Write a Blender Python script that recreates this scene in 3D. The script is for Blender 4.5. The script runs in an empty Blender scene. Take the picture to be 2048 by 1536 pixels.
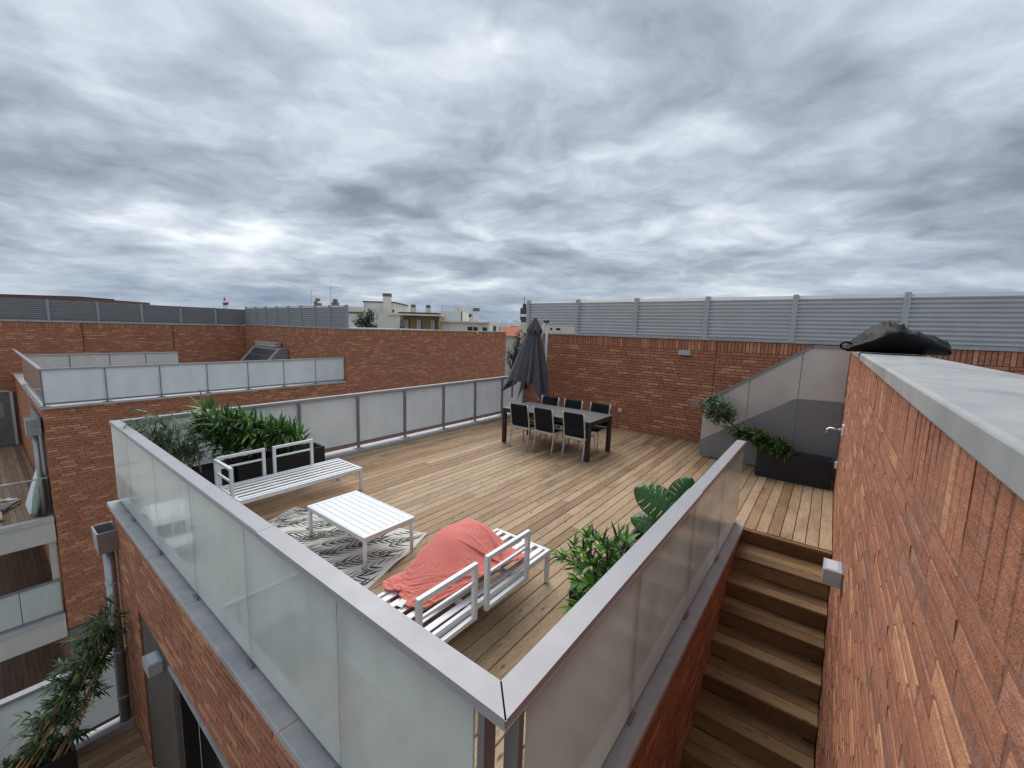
import bpy, math, random
import numpy as np
from mathutils import Vector, Matrix

random.seed(7)
S = bpy.context.scene
COL = S.collection
R = math.radians

# ------------------------------------------------------------------ camera
CAM = np.array([0.0, 0.0, 2.4])
CM = np.array([[0.79130603, -0.10316306, -0.60265426],
               [0.61069462, 0.08534813, 0.78725331],
               [0.02978005, 0.990996, -0.13053762]])      # columns: right, up, forward
FPX = 833.3712
cd = bpy.data.cameras.new('camera'); cam = bpy.data.objects.new('camera', cd); COL.objects.link(cam)
cd.sensor_width = 36.0; cd.lens = FPX / 2048 * 36.0; cd.clip_start = 0.02; cd.clip_end = 9000
cam.matrix_world = Matrix([[CM[i][0], CM[i][1], -CM[i][2], CAM[i]] for i in range(3)] + [[0, 0, 0, 1]])
S.camera = cam

# ------------------------------------------------------------------ sky, sun, exposure
SUN_EL, SUN_AZ = R(50), R(312)          # azimuth measured from +Y towards +X
W = bpy.data.worlds.new('World'); S.world = W; W.use_nodes = True
SKY_STRENGTH = 0.1
SUN_POWER = 1.5
S.view_settings.view_transform = 'Standard'; S.view_settings.look = 'None'
S.view_settings.gamma = 1; S.view_settings.use_curve_mapping = False
S.view_settings.exposure = 0.80


class NT:
    """small node-tree helper"""
    def __init__(s, nt):
        s.nt = nt; nt.nodes.clear()
    def n(s, typ, **kw):
        nd = s.nt.nodes.new('ShaderNode' + typ)
        for k, v in kw.items():
            if k.startswith('_'):
                setattr(nd, k[1:], v)
            else:
                key = int(k[1:]) if k[0] == 'i' and k[1:].isdigit() else k.replace('__', ' ')
                s.set(nd.inputs[key], v)
        return nd
    def set(s, sock, v):
        if isinstance(v, bpy.types.NodeSocket):
            s.nt.links.new(v, sock)
        elif isinstance(v, bpy.types.Node):
            s.nt.links.new(v.outputs[0], sock)
        else:
            if sock.type == 'RGBA' and len(v) == 3:
                v = (*v, 1)
            sock.default_value = v
    def math(s, op, a, b=0.0, c=0.0, clamp=False):
        nd = s.nt.nodes.new('ShaderNodeMath'); nd.operation = op; nd.use_clamp = clamp
        for i, v in enumerate((a, b, c)):
            s.set(nd.inputs[i], v)
        return nd.outputs[0]
    def vmath(s, op, a, b=(0, 0, 0)):
        nd = s.nt.nodes.new('ShaderNodeVectorMath'); nd.operation = op
        s.set(nd.inputs[0], a)
        if op == 'SCALE':
            s.set(nd.inputs[3], b)
        else:
            s.set(nd.inputs[1], b)
        return nd.outputs[0]
    def mix(s, f, a, b, bl='MIX'):
        nd = s.nt.nodes.new('ShaderNodeMix'); nd.data_type = 'RGBA'; nd.blend_type = bl
        s.set(nd.inputs[0], f); s.set(nd.inputs[6], a); s.set(nd.inputs[7], b)
        return nd.outputs[2]
    def ramp(s, f, stops, interp='LINEAR'):
        nd = s.nt.nodes.new('ShaderNodeValToRGB'); s.set(nd.inputs[0], f)
        e = nd.color_ramp.elements; nd.color_ramp.interpolation = interp
        while len(e) < len(stops):
            e.new(0.5)
        for i, (p, c) in enumerate(stops):
            e[i].position = p
            e[i].color = (c, c, c, 1) if isinstance(c, (int, float)) else (*c[:3], 1)
        return nd.outputs[0]
    def noise(s, vec, scale, detail=4.0, rough=0.55, dist=0.0):
        return s.n('TexNoise', Vector=vec, Scale=scale, Detail=detail, Roughness=rough, Distortion=dist)
    def mapr(s, v, a, b, c=0.0, d=1.0):
        nd = s.nt.nodes.new('ShaderNodeMapRange'); nd.clamp = True
        for i, x in enumerate((v, a, b, c, d)):
            s.set(nd.inputs[i], x)
        return nd.outputs[0]


def build_world():
    t = NT(W.node_tree)
    out = t.n('OutputWorld'); bg = t.n('Background', Strength=SKY_STRENGTH)
    sky = t.n('TexSky', _sky_type='NISHITA', _sun_disc=False, _sun_elevation=SUN_EL, _sun_rotation=SUN_AZ,
              _altitude=150.0, _air_density=1.2, _dust_density=2.0)
    d = t.n('TexCoord').outputs['Generated']
    # u runs along the wind (roughly the view direction), v across it; a flat cloud deck seen in perspective
    rot = t.n('VectorRotate', _rotation_type='Z_AXIS', Vector=d, Angle=math.atan2(-0.55, 0.835)).outputs[0]
    sp = t.n('SeparateXYZ', Vector=rot)
    z = t.math('MAXIMUM', sp.outputs[2], 0.0)
    zc = t.math('ADD', z, 0.16)
    u = t.math('DIVIDE', sp.outputs[0], zc); v = t.math('DIVIDE', sp.outputs[1], zc)
    p = t.n('CombineXYZ', X=u, Y=t.math('MULTIPLY', v, 1.15), Z=2.9).outputs[0]
    warp = t.noise(p, 1.5, 3.0)
    p2 = t.vmath('ADD', p, t.vmath('SCALE', t.vmath('SUBTRACT', warp.outputs['Color'], (.5, .5, .5)), 0.6))
    big = t.noise(p2, 0.75, 2.0, 0.4).outputs[0]
    mid = t.noise(p2, 2.2, 7.0, 0.50).outputs[0]
    fine = t.noise(t.vmath('ADD', p2, (4.0, 1.0, 2.0)), 6.0, 7.0, 0.6).outputs[0]
    k = t.math('ADD', t.math('MULTIPLY', big, 0.44), t.math('ADD', t.math('MULTIPLY', mid, 0.45), t.math('MULTIPLY', fine, 0.11)))
    cl = t.ramp(k, [(0.36, (0.140, 0.166, 0.212)), (0.43, (0.200, 0.232, 0.286)), (0.49, (0.270, 0.308, 0.364)),
                    (0.55, (0.362, 0.404, 0.458)), (0.61, (0.47, 0.508, 0.550)), (0.675, (0.59, 0.615, 0.635))])
    # the deck of cloud turns bluer and flatter towards the horizon
    hz = t.mapr(z, 0.03, 0.17, 1.0, 0.0)
    hcol = t.ramp(t.noise(t.n('CombineXYZ', X=u, Y=v, Z=t.math('MULTIPLY', z, 7.0)).outputs[0], 0.40, 5.0).outputs[0],
                  [(0.38, (0.135, 0.180, 0.248)), (0.52, (0.215, 0.258, 0.310)), (0.66, (0.34, 0.37, 0.39))])
    c = t.mix(t.math('MULTIPLY', hz, 0.62), cl, hcol)
    c10 = t.vmath('SCALE', c, 1.0 / SKY_STRENGTH)
    gap = t.mapr(k, 0.60, 0.72, 0.0, 0.25)
    t.set(bg.inputs['Color'], t.mix(gap, c10, sky.outputs[0]))
    t.nt.links.new(bg.outputs[0], out.inputs[0])


build_world()
sl = bpy.data.lights.new('sun', 'SUN'); sl.energy = SUN_POWER; sl.angle = R(50); sl.color = (1.0, 0.965, 0.92)
so = bpy.data.objects.new('sun', sl); COL.objects.link(so)
sd = Vector((math.sin(SUN_AZ) * math.cos(SUN_EL), math.cos(SUN_AZ) * math.cos(SUN_EL), math.sin(SUN_EL)))
so.rotation_euler = sd.to_track_quat('Z', 'Y').to_euler(); so.location = (0, 0, 30)
S.cycles.max_bounces = 8; S.cycles.diffuse_bounces = 4; S.cycles.glossy_bounces = 4; S.cycles.transmission_bounces = 6
S.cycles.sample_clamp_indirect = 6.0


# ------------------------------------------------------------------ materials
def newmat(name):
    m = bpy.data.materials.new(name); m.use_nodes = True
    t = NT(m.node_tree); o = t.n('OutputMaterial')
    return m, t, o


def plain(name, col, rough=0.5, metal=0.0, var=0.06, scale=6.0, bump=0.0, bscale=80.0, spec=0.5, coat=0.0):
    """painted / plain surface with slight mottling and optional fine relief"""
    m, t, o = newmat(name)
    pos = t.n('NewGeometry').outputs['Position']
    nz = t.noise(pos, scale, 5.0, 0.6).outputs[0]
    f = t.mapr(nz, 0.3, 0.7, 1.0 - var, 1.0 + var)
    c = t.vmath('SCALE', t.n('RGB').outputs[0], f)
    c.node.inputs[0].links[0].from_node.outputs[0].default_value = (*col, 1)
    b = t.n('BsdfPrincipled', Base__Color=c, Metallic=metal)
    b.inputs['Specular IOR Level'].default_value = spec
    b.inputs['Coat Weight'].default_value = coat
    t.set(b.inputs['Roughness'], t.mapr(t.noise(pos, scale * 3, 3.0).outputs[0], 0.3, 0.7, max(0.02, rough - 0.07), min(1, rough + 0.07)))
    if bump:
        t.set(b.inputs['Normal'], t.n('Bump', Strength=bump, Distance=0.004, Height=t.noise(pos, bscale, 4.0).outputs[0]).outputs[0])
    t.nt.links.new(b.outputs[0], o.inputs[0])
    return m


def brick_mat(name, gain=1.0, bump=0.75):
    m, t, o = newmat(name)
    g = t.n('NewGeometry'); pos = g.outputs['Position']
    h = t.math('FRACT', t.math('ADD', g.outputs['Random Per Island'], t.math('MULTIPLY', t.n('ObjectInfo').outputs['Random'], 7.31)))
    st = [(0.0, (0.258, 0.108, 0.064)), (0.25, (0.282, 0.120, 0.071)), (0.50, (0.302, 0.130, 0.077)),
          (0.76, (0.322, 0.141, 0.083)), (0.82, (0.385, 0.188, 0.104)), (0.93, (0.410, 0.204, 0.114)),
          (0.95, (0.300, 0.135, 0.084)), (0.985, (0.322, 0.155, 0.104)), (1.0, (0.262, 0.113, 0.068))]
    c = t.ramp(h, [(p, tuple(x * gain for x in q)) for p, q in st])
    n1 = t.noise(pos, 26.0, 6.0, 0.65).outputs[0]
    c = t.mix(1.0, c, t.ramp(n1, [(0.25, 0.70), (0.5, 1.0), (0.75, 1.20)]), 'MULTIPLY')
    str_ = t.noise(t.vmath('MULTIPLY', pos, (7.0, 7.0, 60.0)), 1.0, 5.0, 0.65, 0.6).outputs[0]
    c = t.mix(1.0, c, t.ramp(str_, [(0.28, (0.74, 0.70, 0.66)), (0.5, (1, 1, 1)), (0.74, (1.18, 1.20, 1.20))]), 'MULTIPLY')
    gr_ = t.noise(pos, 210.0, 3.0, 0.7).outputs[0]
    c = t.mix(1.0, c, t.ramp(gr_, [(0.3, 0.72), (0.7, 1.26)]), 'MULTIPLY')
    # lime bloom in blotches
    n2 = t.noise(t.vmath('ADD', pos, (3.1, 9.2, 1.4)), 5.5, 6.0, 0.7).outputs[0]
    c = t.mix(t.mapr(n2, 0.62, 0.82, 0.0, 0.35), c, (0.42, 0.33, 0.28))
    # small dark burn marks
    n3 = t.noise(pos, 75.0, 3.0, 0.6).outputs[0]
    c = t.mix(t.mapr(n3, 0.66, 0.74, 0.0, 0.75), c, (0.06, 0.03, 0.025))
    b = t.n('BsdfPrincipled', Base__Color=c, Roughness=0.88)
    b.inputs['Specular IOR Level'].default_value = 0.25
    hgt = t.math('ADD', t.math('MULTIPLY', gr_, 0.6), t.math('ADD', t.math('MULTIPLY', n1, 0.8), t.math('MULTIPLY', str_, 0.7)))
    t.set(b.inputs['Normal'], t.n('Bump', Strength=bump, Distance=0.009, Height=hgt).outputs[0])
    t.nt.links.new(b.outputs[0], o.inputs[0])
    return m


def wood_mat(name, axis='Y', tones=None, rough=0.62, wet=True):
    """softwood decking: grain runs along the given axis, knots, board-to-board tone"""
    m, t, o = newmat(name)
    pos = t.n('NewGeometry').outputs['Position']; rnd = t.n('ObjectInfo').outputs['Random']
    off = t.n('CombineXYZ', X=t.math('MULTIPLY', rnd, 37.0), Y=t.math('MULTIPLY', rnd, 71.0), Z=t.math('MULTIPLY', rnd, 13.0)).outputs[0]
    p = t.vmath('ADD', pos, off)
    sc = {'Y': (1.0, 0.075, 1.0), 'X': (0.075, 1.0, 1.0)}[axis]
    ps = t.vmath('MULTIPLY', p, sc)
    # knots: rounded dark dots that push the rings aside
    kc = {'Y': (8.5, 3.0, 8.5), 'X': (3.0, 8.5, 8.5)}[axis]
    vk = t.n('TexVoronoi', Vector=t.vmath('MULTIPLY', p, kc), Scale=1.0, Randomness=1.0)
    kd = vk.outputs['Distance']
    knot = t.mapr(kd, 0.05, 0.13, 1.0, 0.0)
    bend = t.mapr(kd, 0.0, 0.5, 0.028, 0.0)
    ps2 = t.vmath('ADD', ps, t.n('CombineXYZ', X=bend, Y=bend, Z=0.0).outputs[0])
    wv = t.noise(ps2, 26.0, 2.0, 0.5).outputs[0]
    rings = t.math('SINE', t.math('MULTIPLY', t.math('ADD', wv, t.math('MULTIPLY', t.noise(ps2, 60.0, 3.0).outputs[0], 0.12)), 58.0))
    grain = t.noise(ps2, 150.0, 4.0, 0.6).outputs[0]
    tones = tones or [(0.0, (0.300, 0.180, 0.096)), (0.2, (0.375, 0.252, 0.146)), (0.45, (0.420, 0.292, 0.176)),
                      (0.7, (0.480, 0.350, 0.225)), (0.85, (0.395, 0.268, 0.156)), (1.0, (0.340, 0.195, 0.095))]
    c = t.ramp(t.math('FRACT', t.math('MULTIPLY', rnd, 17.7)), tones)
    c = t.mix(t.mapr(rings, -0.2, 1.0, 0.0, 0.42), c, t.vmath('MULTIPLY', c, (0.60, 0.50, 0.40)))
    c = t.mix(1.0, c, t.ramp(grain, [(0.3, 0.78), (0.7, 1.14)]), 'MULTIPLY')
    blot = t.noise(t.vmath('MULTIPLY', p, {'Y': (3.0, 1.1, 3.0), 'X': (1.1, 3.0, 3.0)}[axis]), 1.0, 5.0, 0.62).outputs[0]
    c = t.mix(1.0, c, t.ramp(blot, [(0.28, (0.58, 0.51, 0.45)), (0.50, (1, 1, 1)), (0.74, (1.20, 1.22, 1.25))]), 'MULTIPLY')
    c = t.mix(t.math('MULTIPLY', knot, 0.85), c, (0.075, 0.042, 0.022))
    b = t.n('BsdfPrincipled', Base__Color=c)
    b.inputs['Specular IOR Level'].default_value = 0.35
    t.set(b.inputs['Roughness'], t.mapr(blot, 0.3, 0.6, rough - 0.16 if wet else rough, rough + 0.1))
    t.set(b.inputs['Normal'], t.n('Bump', Strength=0.35, Distance=0.002, Height=t.math('ADD', rings, t.math('MULTIPLY', grain, 2.0))).outputs[0])
    t.nt.links.new(b.outputs[0], o.inputs[0])
    return m


def frosted_mat(name, col=(0.875, 0.945, 0.92), trans=0.60, gloss_rough=0.03, grime=0.06):
    """satin glass: scatters light through, polished outer face with true Fresnel reflection"""
    m, t, o = newmat(name)
    pos = t.n('NewGeometry').outputs['Position']
    nz = t.noise(t.vmath('MULTIPLY', pos, (1.6, 1.6, 0.9)), 2.2, 4.0).outputs[0]
    f = t.mapr(nz, 0.3, 0.7, 1 - grime, 1 + grime * 0.4)
    rgb = t.n('RGB'); rgb.outputs[0].default_value = (*col, 1)
    c = t.vmath('SCALE', rgb.outputs[0], f)
    mx = t.n('MixShader', Fac=trans)
    t.nt.links.new(t.n('BsdfDiffuse', Color=c).outputs[0], mx.inputs[1])
    t.nt.links.new(t.n('BsdfTranslucent', Color=c).outputs[0], mx.inputs[2])
    m2 = t.n('MixShader', Fac=t.n('Fresnel', IOR=1.68).outputs[0])
    t.nt.links.new(mx.outputs[0], m2.inputs[1])
    t.nt.links.new(t.n('BsdfGlossy', Color=(1, 1, 1), Roughness=t.mapr(t.noise(t.vmath('MULTIPLY', pos, (9.0, 9.0, 1.2)), 1.0, 5.0, 0.65).outputs[0], 0.42, 0.72, gloss_rough, gloss_rough + 0.16)).outputs[0], m2.inputs[2])
    t.nt.links.new(m2.outputs[0], o.inputs[0])
    return m


def leaf_mat(name, stops, rough=0.42, trans=0.25):
    m, t, o = newmat(name)
    g = t.n('NewGeometry')
    c = t.ramp(t.math('FRACT', t.math('ADD', g.outputs['Random Per Island'], t.n('ObjectInfo').outputs['Random'])), stops)
    c = t.mix(1.0, c, t.ramp(t.noise(g.outputs['Position'], 30.0, 3.0).outputs[0], [(0.3, 0.8), (0.7, 1.15)]), 'MULTIPLY')
    b = t.n('BsdfPrincipled', Base__Color=c, Roughness=rough)
    mx = t.n('MixShader', Fac=trans)
    t.nt.links.new(b.outputs[0], mx.inputs[1]); t.nt.links.new(t.n('BsdfTranslucent', Color=c).outputs[0], mx.inputs[2])
    t.nt.links.new(mx.outputs[0], o.inputs[0])
    return m


def fabric_mat(name, col, weave=900.0, rough=0.9, fade=0.12, sheen=0.3):
    m, t, o = newmat(name)
    pos = t.n('NewGeometry').outputs['Position']
    rgb = t.n('RGB'); rgb.outputs[0].default_value = (*col, 1)
    c = t.vmath('SCALE', rgb.outputs[0], t.mapr(t.noise(pos, 4.0, 5.0).outputs[0], 0.3, 0.7, 1 - fade, 1 + fade))
    b = t.n('BsdfPrincipled', Base__Color=c, Roughness=rough)
    b.inputs['Sheen Weight'].default_value = sheen
    b.inputs['Specular IOR Level'].default_value = 0.2
    hh = t.math('ADD', t.noise(pos, weave, 1.0).outputs[0], t.math('MULTIPLY', t.noise(pos, 22.0, 5.0, 0.6).outputs[0], 4.0))
    t.set(b.inputs['Normal'], t.n('Bump', Strength=0.25, Distance=0.004, Height=hh).outputs[0])
    t.nt.links.new(b.outputs[0], o.inputs[0])
    return m


def window_mat(name, col=(0.02, 0.022, 0.025)):
    m, t, o = newmat(name)
    b = t.n('BsdfPrincipled', Base__Color=col, Roughness=0.06)
    b.inputs['Specular IOR Level'].default_value = 0.7
    t.nt.links.new(b.outputs[0], o.inputs[0])
    return m


M_BRICK = brick_mat('brick', 1.45)
M_MORTAR = plain('mortar', (0.165, 0.076, 0.050), 0.95, bump=0.6, bscale=120)
M_MORTAR2 = plain('red mortar', (0.26, 0.118, 0.076), 0.95, var=0.3, scale=30, bump=0.8, bscale=120)
M_WOOD = wood_mat('deck wood', 'Y')
M_TREAD = wood_mat('tread wood', 'X', [(0.0, (0.185, 0.095, 0.040)), (0.4, (0.265, 0.155, 0.070)), (0.75, (0.345, 0.220, 0.105)), (1.0, (0.205, 0.108, 0.045))])
M_DARKWOOD = wood_mat('old deck wood', 'Y', [(0.0, (0.17, 0.11, 0.065)), (0.5, (0.23, 0.155, 0.10)), (1.0, (0.27, 0.19, 0.125))])
M_CAP = plain('rail grey paint', (0.335, 0.332, 0.352), 0.34, var=0.05, scale=2.5, bump=0.05, bscale=400)
M_POST = plain('post grey paint', (0.20, 0.195, 0.205), 0.45, var=0.05)
M_LEDGE = plain('zinc ledge', (0.34, 0.34, 0.36), 0.48, metal=0.25, var=0.12, scale=5)
M_COPE = plain('wall coping paint', (0.35, 0.36, 0.36), 0.5, var=0.16, scale=2.2, bump=0.08, bscale=300)
def stained(name, col, rough, speck=0.35, bump=0.12):
    m, t, o = newmat(name); pos = t.n('NewGeometry').outputs['Position']
    n1 = t.noise(t.vmath('MULTIPLY', pos, (3.5, 1.0, 1.0)), 1.1, 6.0, 0.6, 0.8).outputs[0]; n2 = t.noise(pos, 55.0, 4.0, 0.7).outputs[0]; n3 = t.noise(pos, 9.0, 5.0, 0.6).outputs[0]
    c = t.ramp(n1, [(0.30, tuple(x * 0.80 for x in col)), (0.48, col), (0.60, (col[0] * 1.10, col[1] * 1.07, col[2] * 1.0)), (0.75, tuple(x * 1.22 for x in col))])
    c = t.mix(1.0, c, t.ramp(n3, [(0.3, 0.90), (0.7, 1.08)]), 'MULTIPLY')
    c = t.mix(t.mapr(n2, 0.64, 0.72, 0.0, speck), c, (0.14, 0.13, 0.115))
    b = t.n('BsdfPrincipled', Base__Color=c); t.set(b.inputs['Roughness'], t.mapr(n1, 0.3, 0.7, rough - 0.14, rough + 0.12))
    t.set(b.inputs['Normal'], t.n('Bump', Strength=bump, Distance=0.004, Height=t.math('ADD', n3, n1)).outputs[0])
    t.nt.links.new(b.outputs[0], o.inputs[0]); return m


M_COPE = stained('wall coping paint', (0.35, 0.358, 0.355), 0.48, 0.22, 0.08)
M_CAP = plain('rail grey paint', (0.34, 0.337, 0.357), 0.36, var=0.06, scale=2.0)
M_LEDGE = stained('zinc ledge', (0.41, 0.41, 0.428), 0.45, 0.15, 0.05)
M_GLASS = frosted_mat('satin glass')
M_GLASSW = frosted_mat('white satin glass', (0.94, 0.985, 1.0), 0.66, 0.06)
M_GLASSD = frosted_mat('reflection-tinted satin glass', (0.80, 0.77, 0.74), 0.5, 0.04)  # grey-beige of brick reflected in and seen through panes, painted into the glass
M_PANEL = plain('grey panel', (0.215, 0.22, 0.228), 0.5, var=0.05, scale=1.5)
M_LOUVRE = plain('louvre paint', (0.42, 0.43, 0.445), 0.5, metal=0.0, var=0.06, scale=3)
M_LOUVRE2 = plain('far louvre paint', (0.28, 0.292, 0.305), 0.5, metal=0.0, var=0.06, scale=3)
M_WHITE = plain('white powder coat', (0.74, 0.76, 0.785), 0.35, var=0.02)
M_ALU = plain('brushed aluminium', (0.52, 0.53, 0.54), 0.38, metal=0.4, var=0.05)
M_CHARCOAL = plain('charcoal metal', (0.022, 0.022, 0.024), 0.42, var=0.08)
M_TABLETOP = plain('grey stoneware top', (0.072, 0.072, 0.075), 0.5, var=0.15, scale=30)
M_SLING = fabric_mat('black sling', (0.011, 0.012, 0.015), 1500, 0.7, 0.1, 0.0)
M_CANOPY = fabric_mat('slate canopy', (0.085, 0.080, 0.095), 1200, 0.85)
M_CORAL = fabric_mat('coral cotton', (0.68, 0.185, 0.150), 1200, 0.85, 0.07, 0.35)
M_RUG = fabric_mat('cream rug weave', (0.66, 0.635, 0.575), 700, 0.95, 0.06)
M_RUGD = fabric_mat('black rug weave', (0.035, 0.035, 0.04), 700, 0.95)
M_RUGG = fabric_mat('grey rug weave', (0.21, 0.205, 0.195), 700, 0.95)
M_PLANTER = plain('anthracite planter', (0.011, 0.012, 0.014), 0.62, var=0.15, scale=12, bump=0.2, bscale=200)
M_PLANTIN = plain('planter inside', (0.06, 0.062, 0.068), 0.6, var=0.1)
M_SOIL = plain('soil', (0.03, 0.022, 0.016), 0.95, var=0.3, scale=40, bump=1.0, bscale=60)
M_PVC = plain('white plastic', (0.80, 0.80, 0.79), 0.35, var=0.02)
M_BLACKP = plain('black plastic', (0.02, 0.02, 0.022), 0.4)
M_VINYL = plain('black vinyl', (0.006, 0.006, 0.007), 0.46, spec=0.10, var=0.2, scale=20, bump=0.35, bscale=70)
M_CHROME = plain('chrome', (0.75, 0.75, 0.76), 0.15, metal=1.0, var=0.01)
M_LAMP = plain('lamp grey paint', (0.40, 0.41, 0.42), 0.45, var=0.04)
M_LENS = plain('lamp lens', (0.58, 0.63, 0.67), 0.12, var=0.04)
M_BRONZE = plain('bronze corrugated sheet', (0.21, 0.185, 0.16), 0.5, metal=0.3, var=0.1)
M_ZINC = plain('zinc pipe', (0.36, 0.38, 0.39), 0.36, metal=0.75, var=0.15, scale=7)
M_RENDER = plain('cream render', (0.58, 0.57, 0.53), 0.9, var=0.05, scale=4, bump=0.2)
M_RENDERW = plain('old white render', (0.74, 0.71, 0.63), 0.9, var=0.13, scale=0.7)
M_RENDERT = plain('tan render', (0.45, 0.33, 0.19), 0.9, var=0.08, scale=1)
M_WHITEWALL = plain('white wall', (0.66, 0.69, 0.71), 0.85, var=0.05, scale=0.4)
M_BROWNTRIM = plain('brown trim', (0.10, 0.045, 0.035), 0.6)
M_BEIGE = plain('beige concrete', (0.50, 0.485, 0.445), 0.85, var=0.06, scale=3, bump=0.2, bscale=200)
M_TILE = plain('clay roof tiles', (0.42, 0.12, 0.055), 0.85, var=0.2, scale=3)
M_ROOFGREY = plain('roof membrane', (0.30, 0.30, 0.29), 0.9, var=0.15, scale=1.5)
M_GROUND = plain('pale paving ground', (0.33, 0.325, 0.295), 0.92, var=0.2, scale=0.3)
M_WIN = window_mat('dark window glass')
M_CURTAIN = plain('grey window film', (0.13, 0.14, 0.135), 0.3, var=0.25, scale=1.3)
M_PLINTH = plain('grey plinth', (0.16, 0.15, 0.125), 0.85, var=0.2, scale=2)
M_BAMBOO = plain('bamboo cane', (0.44, 0.27, 0.11), 0.5, var=0.2, scale=25)
M_STEM = plain('brown stem', (0.09, 0.055, 0.035), 0.8, var=0.2, scale=30)
M_BARK = plain('bark', (0.08, 0.06, 0.045), 0.95, var=0.3, scale=6)
M_LEAF1 = leaf_mat('dark lily leaf', [(0, (0.0260, 0.0780, 0.0169)), (0.4, (0.0546, 0.1430, 0.0325)), (0.75, (0.1105, 0.2470, 0.0585)), (1, (0.2600, 0.4290, 0.1300))])
M_LEAF2 = leaf_mat('thin bamboo leaf', [(0, (0.0338, 0.0878, 0.0473)), (0.5, (0.0743, 0.1553, 0.0783)), (1, (0.1485, 0.2700, 0.1215))])
M_LEAF3 = leaf_mat('bright leaf', [(0, (0.016, 0.055, 0.014)), (0.38, (0.030, 0.095, 0.020)), (0.44, (0.10, 0.29, 0.028)), (1, (0.20, 0.46, 0.06))], 0.38, 0.3)
M_LEAF4 = leaf_mat('dark bamboo leaf', [(0, (0.014, 0.045, 0.014)), (0.6, (0.03, 0.085, 0.022)), (0.85, (0.055, 0.14, 0.03)), (1, (0.13, 0.28, 0.05))])
M_MONST = leaf_mat('monstera leaf', [(0, (0.0207, 0.0862, 0.0184)), (1, (0.0575, 0.1725, 0.0322))], 0.33, 0.2)
M_FICUS = leaf_mat('ficus leaf', [(0, (0.0253, 0.0690, 0.0287)), (0.6, (0.0633, 0.1437, 0.0552)), (0.85, (0.1150, 0.2185, 0.0978)), (1, (0.4600, 0.5290, 0.3910))], 0.4)
M_BUSH = leaf_mat('bush leaf', [(0, (0.0225, 0.0625, 0.0100)), (0.6, (0.0625, 0.1438, 0.0225)), (1, (0.1375, 0.2500, 0.0500))], 0.35)
M_CEDAR = leaf_mat('cedar needles', [(0, (0.012, 0.024, 0.014)), (0.6, (0.024, 0.042, 0.022)), (1, (0.05, 0.075, 0.036))], 0.8, 0.1)
M_FOAM = plain('white foam board', (0.78, 0.80, 0.82), 0.7, var=0.03)
M_GREENBAG = plain('grey green plastic', (0.25, 0.34, 0.27), 0.5, var=0.2, scale=9)
M_KRAFT = plain('kraft card', (0.50, 0.40, 0.30), 0.9, var=0.1)
M_RED = plain('crane red', (0.30, 0.03, 0.03), 0.5)
M_YELLOW = plain('yellow tape', (0.75, 0.50, 0.04), 0.6)
M_VANW = plain('white car paint', (0.78, 0.79, 0.80), 0.2, var=0.01, coat=0.6)
M_TYRE = plain('tyre rubber', (0.02, 0.02, 0.02), 0.85)


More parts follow.
